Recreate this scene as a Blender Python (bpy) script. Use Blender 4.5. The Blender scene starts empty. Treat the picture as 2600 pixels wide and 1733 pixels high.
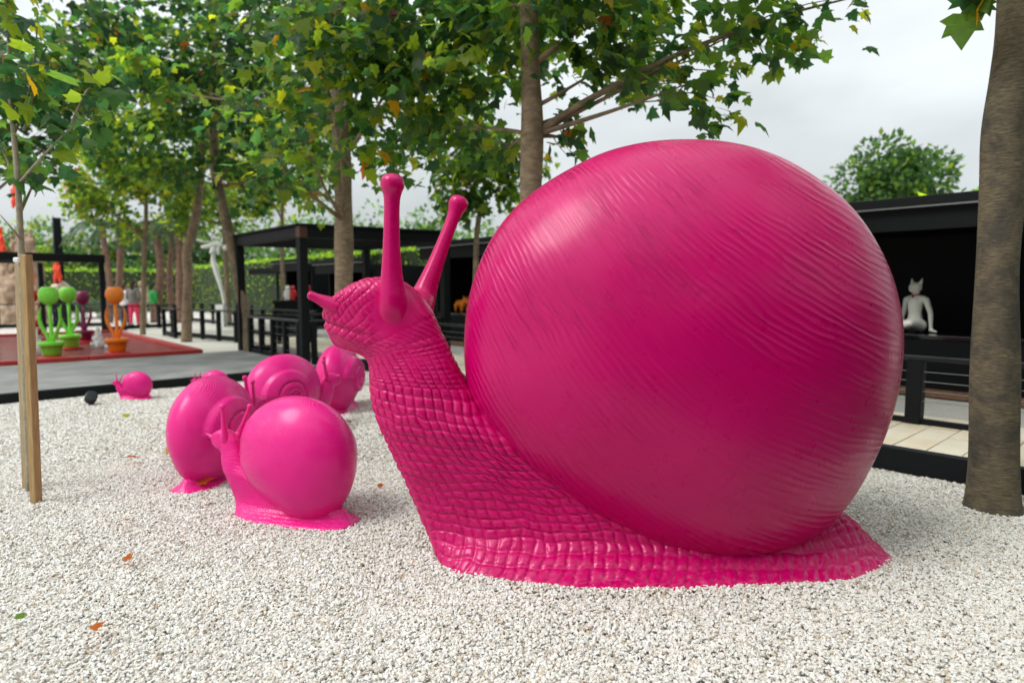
import bpy, bmesh, math, random
import numpy as np
from mathutils import Vector, Matrix

random.seed(7)
RNG = np.random.default_rng(11)
SC = bpy.context.scene
COL = SC.collection
R = math.radians

# ------------------------------------------------------------------ camera
F_PX, CX, CY, HORIZON = 1600.0, 1300.0, 866.5, 732.5
CAM_H = 1.45
PITCH = math.atan((CY - HORIZON) / F_PX)
cam = bpy.data.cameras.new('camera')
cam.sensor_width = 36.0
cam.lens = F_PX / 2600.0 * 36.0
cam.clip_start, cam.clip_end = 0.05, 1500.0
cam.dof.use_dof = True
cam.dof.focus_distance = 3.15
cam.dof.aperture_fstop = 1.45
cam_ob = bpy.data.objects.new('camera', cam)
COL.objects.link(cam_ob)
cam_ob.location = (0, 0, CAM_H)
cam_ob.rotation_euler = (math.pi / 2 - PITCH, 0, 0)
SC.camera = cam_ob

# ------------------------------------------------------------------ sky, sun, exposure
SUN_EL, SUN_AZ = R(52), R(-118)          # light comes from the left and a little from behind the viewer
world = bpy.data.worlds.new('World')
SC.world = world
world.use_nodes = True
wn, wl = world.node_tree.nodes, world.node_tree.links
wn.clear()
w_out = wn.new('ShaderNodeOutputWorld')
w_bg = wn.new('ShaderNodeBackground'); w_bg.inputs['Strength'].default_value = 0.1
w_sky = wn.new('ShaderNodeTexSky'); w_sky.sky_type = 'NISHITA'; w_sky.sun_disc = False
w_sky.sun_elevation = SUN_EL; w_sky.sun_rotation = SUN_AZ
w_sky.air_density = 1.0; w_sky.dust_density = 2.0
w_tc = wn.new('ShaderNodeTexCoord')
w_sep = wn.new('ShaderNodeSeparateXYZ')
w_ramp = wn.new('ShaderNodeMapRange')    # an overcast dome: brighter overhead than at the horizon
w_ramp.inputs[1].default_value = 0.0; w_ramp.inputs[2].default_value = 1.0
w_ramp.inputs[3].default_value = 4.0; w_ramp.inputs[4].default_value = 13.0
w_noise = wn.new('ShaderNodeTexNoise'); w_noise.inputs['Scale'].default_value = 2.1
w_noise.inputs['Detail'].default_value = 5.0; w_noise.inputs['Roughness'].default_value = 0.5
w_map = wn.new('ShaderNodeMapping'); w_map.inputs['Scale'].default_value = (1.0, 1.0, 2.2)
w_map.inputs['Location'].default_value = (0.35, 0.2, 0.1)
w_cr = wn.new('ShaderNodeMapRange')
w_cr.inputs[1].default_value = 0.35; w_cr.inputs[2].default_value = 0.68
w_cr.inputs[3].default_value = 0.84; w_cr.inputs[4].default_value = 1.2
w_mul = wn.new('ShaderNodeMath'); w_mul.operation = 'MULTIPLY'
w_tint = wn.new('ShaderNodeVectorMath'); w_tint.operation = 'SCALE'
w_tint.inputs[0].default_value = (0.95, 1.0, 1.01)
w_mix = wn.new('ShaderNodeMix'); w_mix.data_type = 'RGBA'; w_mix.inputs[0].default_value = 0.92
wl.new(w_tc.outputs['Generated'], w_sep.inputs[0])
wl.new(w_sep.outputs['Z'], w_ramp.inputs[0])
wl.new(w_tc.outputs['Generated'], w_map.inputs[0])
wl.new(w_map.outputs[0], w_noise.inputs['Vector'])
wl.new(w_noise.outputs['Fac'], w_cr.inputs[0])
wl.new(w_ramp.outputs[0], w_mul.inputs[0]); wl.new(w_cr.outputs[0], w_mul.inputs[1])
wl.new(w_mul.outputs[0], w_tint.inputs['Scale'])
wl.new(w_sky.outputs[0], w_mix.inputs[6]); wl.new(w_tint.outputs[0], w_mix.inputs[7])
wl.new(w_mix.outputs[2], w_bg.inputs['Color']); wl.new(w_bg.outputs[0], w_out.inputs[0])

sun = bpy.data.lights.new('sun', 'SUN')
sun.energy = 1.5; sun.angle = R(26); sun.color = (1.0, 0.965, 0.92)
sun_ob = bpy.data.objects.new('sun', sun); COL.objects.link(sun_ob)
sdir = Vector((math.sin(SUN_AZ) * math.cos(SUN_EL), math.cos(SUN_AZ) * math.cos(SUN_EL), math.sin(SUN_EL)))
sun_ob.rotation_euler = (-sdir).to_track_quat('-Z', 'Y').to_euler()
sun_ob.location = sdir * 30

vs = SC.view_settings
vs.view_transform = 'Standard'; vs.look = 'None'; vs.gamma = 1.0; vs.use_curve_mapping = False
vs.exposure = 0.58
SC.render.engine = 'CYCLES'
SC.cycles.use_denoising = True
SC.cycles.max_bounces = 5; SC.cycles.diffuse_bounces = 3; SC.cycles.glossy_bounces = 2
SC.cycles.use_adaptive_sampling = True; SC.cycles.adaptive_threshold = 0.025
SC.cycles.transmission_bounces = 4; SC.cycles.transparent_max_bounces = 8
SC.cycles.caustics_reflective = False; SC.cycles.caustics_refractive = False

# ------------------------------------------------------------------ measuring the photograph
_cp, _sp = math.cos(PITCH), math.sin(PITCH)
def ray(px, py):
    a, b = (px - CX) / F_PX, (CY - py) / F_PX
    return Vector((a, _cp + b * _sp, -_sp + b * _cp))
def at(px, py, Y):                       # the point seen at this pixel, Y metres ahead
    d = ray(px, py); return Vector((0, 0, CAM_H)) + d * (Y / d.y)
def gnd(px, py, z=0.0):                  # the point of a level surface seen at this pixel
    d = ray(px, py); return Vector((0, 0, CAM_H)) + d * ((z - CAM_H) / d.z)
U1 = Vector((-0.673, 0.740, 0)).normalized()     # the two directions the site is laid out in
U2 = Vector((U1.y, -U1.x, 0))
S_ = -U1
CORNER = gnd(915, 937)                   # corner of the gravel bed
def st(s, t, z=0.0):                     # along the terrace edge, across it
    p = CORNER + S_ * s + U2 * t; return Vector((p.x, p.y, z))

# ------------------------------------------------------------------ materials
def _nt(name):
    m = bpy.data.materials.new(name); m.use_nodes = True
    n, l = m.node_tree.nodes, m.node_tree.links
    return m, n, l, n['Principled BSDF']
def add(n, t, **kw):
    x = n.new(t)
    for k, v in kw.items():
        if k in x.inputs: x.inputs[k].default_value = v
        else: setattr(x, k, v)
    return x
def mat(name, col, rough=0.6, var=0.18, scale=9.0, bump=0.0, bscale=60.0, spec=0.5, stretch=None, col2=None, metal=0.0, coat=0.0):
    m, n, l, p = _nt(name)
    tc = add(n, 'ShaderNodeTexCoord'); mp = add(n, 'ShaderNodeMapping')
    if stretch: mp.inputs['Scale'].default_value = stretch
    l.new(tc.outputs['Object'], mp.inputs[0])
    nz = add(n, 'ShaderNodeTexNoise', Scale=scale, Detail=6.0, Roughness=0.62); l.new(mp.outputs[0], nz.inputs['Vector'])
    cr = add(n, 'ShaderNodeMapRange'); cr.inputs[1].default_value = 0.3; cr.inputs[2].default_value = 0.7
    l.new(nz.outputs['Fac'], cr.inputs[0])
    mx = add(n, 'ShaderNodeMix', data_type='RGBA')
    a = col2 if col2 else tuple(c * (1 - var) for c in col); b = col if col2 else tuple(min(1, c * (1 + var)) for c in col)
    mx.inputs[6].default_value = (*a, 1); mx.inputs[7].default_value = (*b, 1)
    l.new(cr.outputs[0], mx.inputs[0]); l.new(mx.outputs[2], p.inputs['Base Color'])
    rr = add(n, 'ShaderNodeMapRange'); rr.inputs[3].default_value = max(0, rough - 0.08); rr.inputs[4].default_value = min(1, rough + 0.08)
    l.new(nz.outputs['Fac'], rr.inputs[0]); l.new(rr.outputs[0], p.inputs['Roughness'])
    p.inputs['Specular IOR Level'].default_value = spec; p.inputs['Metallic'].default_value = metal
    p.inputs['Coat Weight'].default_value = coat; p.inputs['Coat Roughness'].default_value = 0.15
    if bump:
        bn = add(n, 'ShaderNodeTexNoise', Scale=bscale, Detail=5.0); l.new(mp.outputs[0], bn.inputs['Vector'])
        bp = add(n, 'ShaderNodeBump', Strength=bump, Distance=0.02); l.new(bn.outputs['Fac'], bp.inputs['Height']); l.new(bp.outputs[0], p.inputs['Normal'])
    return m
M = {}
def snail_paint(name, col, rough, line_bump, coat, freq, dark):
    """satin pink plastic; the shell carries growth lines that follow its own coordinates"""
    m, n, l, p = _nt(name)
    at_ = add(n, 'ShaderNodeAttribute', attribute_name='shell_co')
    # moulded ridges: evenly spaced, slightly wavering, each one fading in and out along its length
    sx = add(n, 'ShaderNodeSeparateXYZ'); l.new(at_.outputs['Vector'], sx.inputs[0])
    wv = add(n, 'ShaderNodeVectorMath', operation='MULTIPLY'); wv.inputs[1].default_value = (9.0, 3.2, 3.2); l.new(at_.outputs['Vector'], wv.inputs[0])
    nz = add(n, 'ShaderNodeTexNoise', Scale=1.0, Detail=2.0, Roughness=0.5); l.new(wv.outputs[0], nz.inputs['Vector'])
    ph = add(n, 'ShaderNodeMath', operation='MULTIPLY'); ph.inputs[1].default_value = freq * 6.283; l.new(sx.outputs['X'], ph.inputs[0])
    pa = add(n, 'ShaderNodeMath', operation='MULTIPLY_ADD'); pa.inputs[1].default_value = 13.0; l.new(nz.outputs['Fac'], pa.inputs[0]); l.new(ph.outputs[0], pa.inputs[2])
    si = add(n, 'ShaderNodeMath', operation='SINE'); l.new(pa.outputs[0], si.inputs[0])
    s01 = add(n, 'ShaderNodeMapRange'); s01.inputs[1].default_value = -1.0; l.new(si.outputs[0], s01.inputs[0])
    pw = add(n, 'ShaderNodeMath', operation='POWER'); pw.inputs[1].default_value = 1.15; l.new(s01.outputs[0], pw.inputs[0])
    sc2 = add(n, 'ShaderNodeVectorMath', operation='MULTIPLY'); sc2.inputs[1].default_value = (freq * 0.8, 4.0, 4.0); l.new(at_.outputs['Vector'], sc2.inputs[0])
    nz2 = add(n, 'ShaderNodeTexNoise', Scale=1.0, Detail=3.0, Roughness=0.6); l.new(sc2.outputs[0], nz2.inputs['Vector'])
    fd = add(n, 'ShaderNodeMapRange'); fd.inputs[1].default_value = 0.36; fd.inputs[2].default_value = 0.66; fd.inputs[3].default_value = 0.22; l.new(nz2.outputs['Fac'], fd.inputs[0])
    ad = add(n, 'ShaderNodeMath', operation='MULTIPLY'); l.new(pw.outputs[0], ad.inputs[0]); l.new(fd.outputs[0], ad.inputs[1])
    # lines are stronger in some places than in others
    big = add(n, 'ShaderNodeTexNoise', Scale=2.2, Detail=2.0); l.new(at_.outputs['Vector'], big.inputs['Vector'])
    br = add(n, 'ShaderNodeMapRange'); br.inputs[1].default_value = 0.36; br.inputs[2].default_value = 0.62; br.inputs[3].default_value = 0.25; br.inputs[4].default_value = 1.0
    l.new(big.outputs['Fac'], br.inputs[0])
    wear = add(n, 'ShaderNodeAttribute', attribute_name='relief')
    st_ = add(n, 'ShaderNodeMath', operation='MULTIPLY'); l.new(br.outputs[0], st_.inputs[0]); l.new(wear.outputs['Fac'], st_.inputs[1])
    st2 = add(n, 'ShaderNodeMath', operation='MULTIPLY'); st2.inputs[1].default_value = line_bump; l.new(st_.outputs[0], st2.inputs[0])
    b1 = add(n, 'ShaderNodeBump', Distance=0.0115); l.new(st2.outputs[0], b1.inputs['Strength']); l.new(ad.outputs[0], b1.inputs['Height'])
    tc = add(n, 'ShaderNodeTexCoord')
    pl = add(n, 'ShaderNodeTexNoise', Scale=170.0, Detail=2.0); l.new(tc.outputs['Object'], pl.inputs['Vector'])
    b2 = add(n, 'ShaderNodeBump', Strength=0.025, Distance=0.006); l.new(pl.outputs['Fac'], b2.inputs['Height']); l.new(b1.outputs[0], b2.inputs['Normal'])
    l.new(b2.outputs[0], p.inputs['Normal'])
    cn = add(n, 'ShaderNodeTexNoise', Scale=3.0, Detail=6.0, Roughness=0.65); l.new(tc.outputs['Object'], cn.inputs['Vector'])
    mx = add(n, 'ShaderNodeMix', data_type='RGBA'); mx.inputs[6].default_value = (*[c * dark for c in col], 1); mx.inputs[7].default_value = (*col, 1)
    cr = add(n, 'ShaderNodeMapRange'); cr.inputs[1].default_value = 0.3; cr.inputs[2].default_value = 0.7; l.new(cn.outputs['Fac'], cr.inputs[0])
    l.new(cr.outputs[0], mx.inputs[0])
    # pale gravel dust splashed up from the ground
    sz = add(n, 'ShaderNodeSeparateXYZ'); l.new(tc.outputs['Object'], sz.inputs[0])
    dz = add(n, 'ShaderNodeMapRange'); dz.inputs[1].default_value = 0.02; dz.inputs[2].default_value = 0.30; dz.inputs[3].default_value = 0.22; dz.inputs[4].default_value = 0.0; l.new(sz.outputs['Z'], dz.inputs[0])
    dn = add(n, 'ShaderNodeTexNoise', Scale=26.0, Detail=8.0, Roughness=0.75); l.new(tc.outputs['Object'], dn.inputs['Vector'])
    dr = add(n, 'ShaderNodeMapRange'); dr.inputs[1].default_value = 0.5; dr.inputs[2].default_value = 0.75; l.new(dn.outputs['Fac'], dr.inputs[0])
    dm = add(n, 'ShaderNodeMath', operation='MULTIPLY'); l.new(dz.outputs[0], dm.inputs[0]); l.new(dr.outputs[0], dm.inputs[1])
    du_ = add(n, 'ShaderNodeMix', data_type='RGBA'); du_.inputs[7].default_value = (0.62, 0.42, 0.44, 1); l.new(dm.outputs[0], du_.inputs[0]); l.new(mx.outputs[2], du_.inputs[6])
    l.new(du_.outputs[2], p.inputs['Base Color'])
    sn = add(n, 'ShaderNodeTexNoise', Scale=11.0, Detail=8.0, Roughness=0.7); l.new(tc.outputs['Object'], sn.inputs['Vector'])
    rr = add(n, 'ShaderNodeMapRange'); rr.inputs[1].default_value = 0.3; rr.inputs[2].default_value = 0.72; rr.inputs[3].default_value = rough - 0.07; rr.inputs[4].default_value = rough + 0.12
    l.new(sn.outputs['Fac'], rr.inputs[0]); l.new(rr.outputs[0], p.inputs['Roughness'])
    p.inputs['Coat Weight'].default_value = coat; p.inputs['Coat Roughness'].default_value = 0.23
    p.inputs['Specular Tint'].default_value = (1.0, 0.45, 0.7, 1)
    p.inputs['Specular IOR Level'].default_value = 0.31
    return m
M['pink_shell'] = snail_paint('deep_pink_shell_paint', (0.53, 0.0, 0.120), 0.30, 0.9, 0.30, 34.0, 0.88)
M['pink_body'] = snail_paint('deep_pink_body_paint', (0.54, 0.0, 0.122), 0.26, 0.0, 0.3, 42.0, 0.9)
M['pink_small'] = snail_paint('bright_pink_paint', (0.76, 0.012, 0.235), 0.34, 0.4, 0.35, 44.0, 0.93)

def leaf_mat(name):
    m, n, l, p = _nt(name)
    a = add(n, 'ShaderNodeAttribute', attribute_name='tint')
    geo = add(n, 'ShaderNodeNewGeometry')
    tc = add(n, 'ShaderNodeTexCoord')
    nz = add(n, 'ShaderNodeTexNoise', Scale=26.0, Detail=3.0); l.new(tc.outputs['Object'], nz.inputs['Vector'])
    hsv = add(n, 'ShaderNodeHueSaturation'); vr = add(n, 'ShaderNodeMapRange'); vr.inputs[3].default_value = 0.7; vr.inputs[4].default_value = 1.3
    l.new(nz.outputs['Fac'], vr.inputs[0]); l.new(vr.outputs[0], hsv.inputs['Value']); l.new(a.outputs['Color'], hsv.inputs['Color'])
    back = add(n, 'ShaderNodeMix', data_type='RGBA'); back.inputs[7].default_value = (0.16, 0.20, 0.13, 1)   # paler underside
    bf = add(n, 'ShaderNodeMath', operation='MULTIPLY'); bf.inputs[1].default_value = 0.35
    l.new(geo.outputs['Backfacing'], bf.inputs[0]); l.new(bf.outputs[0], back.inputs[0]); l.new(hsv.outputs[0], back.inputs[6])
    l.new(back.outputs[2], p.inputs['Base Color'])
    p.inputs['Roughness'].default_value = 0.5; p.inputs['Specular IOR Level'].default_value = 0.4
    tr = add(n, 'ShaderNodeBsdfTranslucent')
    th = add(n, 'ShaderNodeHueSaturation', Saturation=1.12, Value=3.5); th.inputs['Hue'].default_value = 0.485
    l.new(hsv.outputs[0], th.inputs['Color']); l.new(th.outputs[0], tr.inputs['Color'])
    ms = add(n, 'ShaderNodeMixShader'); ms.inputs[0].default_value = 0.62
    out = n['Material Output']
    l.new(p.outputs[0], ms.inputs[1]); l.new(tr.outputs[0], ms.inputs[2]); l.new(ms.outputs[0], out.inputs[0])
    return m
M['leaf'] = leaf_mat('leaf')
M['black_wood'] = mat('black_stained_timber', (0.0028, 0.0045, 0.006), 0.6, 0.4, 6.0, 0.25, 40, spec=.22, stretch=(1, 1, 6))
M['black_paint'] = mat('black_painted_panel', (0.0025, 0.0036, 0.005), 0.65, 0.3, 3.0, spec=.2)
M['black_gloss'] = mat('glossy_black_counter', (0.003, 0.0035, 0.005), 0.10, 0.3, 3.0)
M['black_metal'] = mat('black_metal_rail', (0.008, 0.010, 0.013), 0.34, 0.3, 5.0)
M['steel'] = mat('steel_cable', (0.35, 0.35, 0.36), 0.35, 0.1, 20, metal=0.9)
M['end_grain'] = mat('brown_end_grain', (0.075, 0.032, 0.02), 0.7, 0.4, 40.0, 0.3, 80)
M['stake'] = mat('treated_pine_stake', (0.36, 0.23, 0.095), 0.7, 0.32, 6.0, 0.35, 30, stretch=(22, 22, 1.0))
M['stake_grey'] = mat('weathered_pine_stake', (0.36, 0.27, 0.15), 0.75, 0.32, 6.0, 0.35, 30, stretch=(22, 22, 1.0))
M['concrete'] = mat('grey_concrete_path', (0.235, 0.235, 0.23), 0.85, 0.3, 1.6, 0.3, 60)
M['added_near_path'] = mat('dark_grey_paving', (0.11, 0.11, 0.108), 0.85, 0.3, 3.0, 0.3, 60)
M['sandstone'] = mat('tan_sandstone', (0.58, 0.49, 0.35), 0.75, 0.0, 2.2, 0.25, 60, col2=(0.68, 0.63, 0.53))
M['grey_gravel'] = mat('grey_gravel', (0.40, 0.375, 0.34), 0.9, 0.35, 70.0, 0.8, 90)
M['far_gravel'] = mat('pale_gravel', (0.66, 0.63, 0.57), 0.9, 0.2, 60.0, 0.8, 110)
M['gravel_bed'] = mat('gravel_bed_fines', (0.74, 0.71, 0.65), 0.95, 0.3, 110.0, 1.0, 130)
M['mulch'] = mat('bark_mulch', (0.16, 0.075, 0.035), 0.9, 0.6, 30.0, 1.0, 60)
M['red_rim'] = mat('red_painted_timber', (0.38, 0.022, 0.022), 0.5, 0.25, 4.0, 0.15, 40)
M['red_plain'] = mat('red_plastic', (0.50, 0.012, 0.016), 0.4, 0.1)
M['white_plastic'] = mat('white_plastic', (0.74, 0.75, 0.74), 0.5, 0.05)
M['cat_white'] = mat('matt_white_resin', (0.88, 0.87, 0.83), 0.6, 0.04)
M['orange_red'] = mat('orange_red_plastic', (0.78, 0.055, 0.012), 0.5, 0.1)
M['orange'] = mat('orange_plastic', (0.90, 0.24, 0.015), 0.42, 0.1)
M['green_pot'] = mat('lime_green_plastic', (0.24, 0.76, 0.06), 0.42, 0.1)
M['purple'] = mat('purple_plastic', (0.20, 0.008, 0.075), 0.4, 0.1)
M['rock'] = mat('tan_weathered_wood', (0.50, 0.37, 0.25), 0.85, 0.0, 2.6, 0.8, 9.0, col2=(0.20, 0.13, 0.09), stretch=(1.6, 1.6, .55))
M['boulder'] = mat('cream_boulder', (0.55, 0.46, 0.36), 0.9, 0.3, 5.0, 0.8, 8.0)
M['palm_bark'] = mat('reddish_palm_bark', (0.33, 0.19, 0.135), 0.9, 0.0, 8.0, 1.0, 14.0, col2=(0.12, 0.07, 0.05))
M['skin'] = mat('skin', (0.5, 0.29, 0.2), 0.55, 0.08)
M['brick'] = mat('red_brick_edge', (0.30, 0.11, 0.07), 0.85, 0.3, 12.0)
def cloth(name, c): return mat(name, c, 0.85, 0.15, 14.0, 0.2, 60)

def bark_mat(name, base, patch, dark, streak, low):
    m, n, l, p = _nt(name)
    tc = add(n, 'ShaderNodeTexCoord')
    nz = add(n, 'ShaderNodeTexNoise', Scale=4.2, Detail=6.0, Roughness=0.62, Distortion=0.6); l.new(tc.outputs['Object'], nz.inputs['Vector'])
    c1 = add(n, 'ShaderNodeMapRange'); c1.inputs[1].default_value = 0.45; c1.inputs[2].default_value = 0.62; l.new(nz.outputs['Fac'], c1.inputs[0])
    m1 = add(n, 'ShaderNodeMix', data_type='RGBA'); m1.inputs[6].default_value = (*base, 1); m1.inputs[7].default_value = (*patch, 1); l.new(c1.outputs[0], m1.inputs[0])
    mp = add(n, 'ShaderNodeMapping'); mp.inputs['Scale'].default_value = streak; l.new(tc.outputs['Object'], mp.inputs[0])
    s = add(n, 'ShaderNodeTexNoise', Scale=1.0, Detail=6.0, Roughness=0.68); l.new(mp.outputs[0], s.inputs['Vector'])
    c2 = add(n, 'ShaderNodeMapRange'); c2.inputs[1].default_value = 0.36; c2.inputs[2].default_value = 0.66; c2.inputs[3].default_value = 0.0; c2.inputs[4].default_value = 0.85
    l.new(s.outputs['Fac'], c2.inputs[0])
    m2 = add(n, 'ShaderNodeMix', data_type='RGBA'); m2.inputs[7].default_value = (*dark, 1); l.new(m1.outputs[2], m2.inputs[6]); l.new(c2.outputs[0], m2.inputs[0])
    l.new(m2.outputs[2], p.inputs['Base Color']); p.inputs['Roughness'].default_value = 0.85; p.inputs['Specular IOR Level'].default_value = 0.25
    bp = add(n, 'ShaderNodeBump', Strength=0.6, Distance=0.012); l.new(s.outputs['Fac'], bp.inputs['Height']); l.new(bp.outputs[0], p.inputs['Normal'])
    return m
M['bark'] = bark_mat('plane_tree_bark', (0.34, 0.255, 0.165), (0.20, 0.155, 0.105), (0.13, 0.10, 0.07), (9, 9, 22), 0)
M['bark_near'] = bark_mat('brown_plane_bark', (0.21, 0.17, 0.105), (0.09, 0.08, 0.062), (0.052, 0.046, 0.038), (18, 18, 120), 0)
M['bark_thin'] = mat('sapling_bark', (0.27, 0.235, 0.17), 0.8, 0.3, 25.0, 0.3, 60)

# ------------------------------------------------------------------ building blocks
def set_tags(o, label=None, cat=None, group=None, kind=None):
    if label: o['label'] = label
    if cat: o['category'] = cat
    if group: o['group'] = group
    if kind: o['kind'] = kind
    return o
def thing(name, loc, label, cat, group=None, rz=0.0, kind=None):
    o = bpy.data.objects.new(name, None); COL.objects.link(o)
    o.empty_display_size = 0.1
    o.location = loc; o.rotation_euler = (0, 0, rz)
    return set_tags(o, label, cat, group, kind)
def root_loc(p):
    v = Vector((0, 0, 0))
    while p is not None:
        v += p.location; p = p.parent
    return v
def link(name, me, mt=None, parent=None, loc=None):
    o = bpy.data.objects.new(name, me); COL.objects.link(o)
    if mt is not None and not me.materials: me.materials.append(mt)
    if parent is not None: o.parent = parent
    if loc is not None: o.location = loc
    return o
def fast_mesh(name, V, Fc, smooth=False):
    """V (n,3), Fc (m,k) with every face of k corners"""
    me = bpy.data.meshes.new(name)
    V = np.ascontiguousarray(V, dtype=np.float32); Fc = np.ascontiguousarray(Fc, dtype=np.int32)
    me.vertices.add(len(V)); me.vertices.foreach_set('co', V.ravel())
    k = Fc.shape[1]
    me.loops.add(Fc.size); me.loops.foreach_set('vertex_index', Fc.ravel())
    me.polygons.add(len(Fc)); me.polygons.foreach_set('loop_start', np.arange(0, Fc.size, k, dtype=np.int32))
    try: me.polygons.foreach_set('loop_total', np.full(len(Fc), k, dtype=np.int32))
    except Exception: pass
    me.polygons.foreach_set('use_smooth', np.full(len(Fc), smooth, dtype=bool))
    me.update(calc_edges=True); me.validate()
    return me
class MB:
    def __init__(s): s.v, s.f, s.sm = [], [], []
    def _add(s, vs_, fs, sm):
        o = len(s.v); s.v += [Vector(v) for v in vs_]
        for f in fs: s.f.append([i + o for i in f]); s.sm.append(sm)
    def box(s, c, size, ax=None, bev=0.0):
        """box about c; ax = (x dir, y dir, z dir)"""
        X, Y, Z = ax if ax else (Vector((1, 0, 0)), Vector((0, 1, 0)), Vector((0, 0, 1)))
        c = Vector(c); h = [q / 2 for q in size]
        if bev <= 0:
            vs_ = [c + X * (h[0] * a) + Y * (h[1] * b) + Z * (h[2] * d) for a in (-1, 1) for b in (-1, 1) for d in (-1, 1)]
            s._add(vs_, [(0, 1, 3, 2), (4, 6, 7, 5), (0, 4, 5, 1), (2, 3, 7, 6), (0, 2, 6, 4), (1, 5, 7, 3)], False)
        else:
            bm = bmesh.new(); bmesh.ops.create_cube(bm, size=1)
            for v in bm.verts: v.co = Vector((v.co.x * size[0], v.co.y * size[1], v.co.z * size[2]))
            bmesh.ops.bevel(bm, geom=list(bm.edges), offset=min(bev, min(size) * .45), segments=1, affect='EDGES')
            bm.verts.index_update()
            s._add([c + X * v.co.x + Y * v.co.y + Z * v.co.z for v in bm.verts], [[v.index for v in f.verts] for f in bm.faces], False)
            bm.free()
        return s
    def bar(s, p0, p1, w, h, up=(0, 0, 1), bev=0.0):
        p0, p1 = Vector(p0), Vector(p1); d = p1 - p0; L = d.length; X = d.normalized()
        Y = Vector(up).cross(X)
        if Y.length < 1e-4: Y = Vector((0, 1, 0)).cross(X)
        Y.normalize(); Z = X.cross(Y)
        return s.box((p0 + p1) / 2, (L, w, h), (X, Y, Z), bev)
    def tube(s, pts, rad, n=10, cap=True, sm=True, flat=1.0, flat_dir=None):
        pts = [Vector(p) for p in pts]
        if not hasattr(rad, '__len__'): rad = [rad] * len(pts)
        rings = []; ref = None
        for i, p in enumerate(pts):
            d = (pts[min(i + 1, len(pts) - 1)] - pts[max(i - 1, 0)]).normalized()
            if ref is None:
                ref = Vector(flat_dir) if flat_dir is not None else (Vector((0, 0, 1)) if abs(d.z) < 0.9 else Vector((1, 0, 0)))
            a = (ref - d * ref.dot(d)).normalized(); b = d.cross(a); ref = a
            rings.append([p + (a * math.cos(2 * math.pi * k / n) * flat + b * math.sin(2 * math.pi * k / n)) * rad[i] for k in range(n)])
        vs_ = [v for r_ in rings for v in r_]; fs = []
        for i in range(len(pts) - 1):
            for k in range(n):
                k2 = (k + 1) % n
                fs.append((i * n + k, i * n + k2, (i + 1) * n + k2, (i + 1) * n + k))
        if cap: fs += [tuple(reversed(range(n))), tuple((len(pts) - 1) * n + k for k in range(n))]
        s._add(vs_, fs, sm); return s
    def lathe(s, prof, c=(0, 0, 0), n=20, sm=True, lobes=0, lobe_amp=0.0):
        c = Vector(c); vs_ = []; fs = []
        for r_, z in prof:
            for k in range(n):
                a = 2 * math.pi * k / n; q = r_ * (1 + lobe_amp * math.cos(lobes * a))
                vs_.append(c + Vector((q * math.cos(a), q * math.sin(a), z)))
        for i in range(len(prof) - 1):
            for k in range(n):
                k2 = (k + 1) % n; fs.append((i * n + k, i * n + k2, (i + 1) * n + k2, (i + 1) * n + k))
        fs += [tuple(reversed(range(n))), tuple((len(prof) - 1) * n + k for k in range(n))]
        s._add(vs_, fs, sm); return s
    def ball(s, c, r, n=10, sm=True):
        c = Vector(c); r = (r, r, r) if not hasattr(r, '__len__') else r
        prof = [(math.sin(math.pi * i / n), -math.cos(math.pi * i / n)) for i in range(n + 1)]
        prof[0] = (1e-3, -1); prof[-1] = (1e-3, 1)
        o = len(s.v); s.lathe(prof, (0, 0, 0), 2 * n, sm)
        for i in range(o, len(s.v)): v = s.v[i]; s.v[i] = c + Vector((v.x * r[0], v.y * r[1], v.z * r[2]))
        return s
    def capsule(s, p0, r0, p1, r1, n=12):
        p0, p1 = Vector(p0), Vector(p1); d = (p1 - p0); L = max(d.length, 1e-5); d /= L
        pts, rad = [], []
        for q in (-0.98, -0.8, -0.45): pts.append(p0 + d * (q * r0)); rad.append(r0 * math.sqrt(1 - q * q))
        pts.append(p0); rad.append(r0); pts.append(p1); rad.append(r1)
        for q in (0.45, 0.8, 0.98): pts.append(p1 + d * (q * r1)); rad.append(r1 * math.sqrt(1 - q * q))
        return s.tube(pts, rad, n)
    def mesh(s, name, off=Vector((0, 0, 0))):
        me = bpy.data.meshes.new(name)
        me.from_pydata([tuple(v - off) for v in s.v], [], s.f)
        me.polygons.foreach_set('use_smooth', s.sm); me.update(); return me
    def build(s, name, mt, parent=None):
        """points are in world space (or in the prototype's own space when its root stands at the origin)"""
        return link(name, s.mesh(name, root_loc(parent)), mt, parent)
def blob(mb, name, mt, parent, voxel):
    """several overlapping forms grown together into one continuous skin"""
    o = mb.build(name, mt, parent)
    r_ = o.modifiers.new('skin', 'REMESH'); r_.mode = 'VOXEL'; r_.voxel_size = voxel; r_.use_smooth_shade = True
    sm = o.modifiers.new('soft', 'SMOOTH'); sm.factor = 0.5; sm.iterations = 4
    return o
def copy_tree(o, parent=None):
    c = o.copy(); COL.objects.link(c); c.parent = parent
    for ch in list(o.children): copy_tree(ch, c)
    return c
def catmull(P, n):
    """n points evenly in parameter through the rows of P"""
    P = np.asarray(P, float); m = len(P); t = np.linspace(0, m - 1, n); i = np.minimum(t.astype(int), m - 2); u = (t - i)[:, None]
    g = lambda k: P[np.clip(k, 0, m - 1)]
    p0, p1, p2, p3 = g(i - 1), g(i), g(i + 1), g(i + 2)
    return 0.5 * (2 * p1 + (p2 - p0) * u + (2 * p0 - 5 * p1 + 4 * p2 - p3) * u ** 2 + (3 * p1 - p0 - 3 * p2 + p3) * u ** 3)
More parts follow.
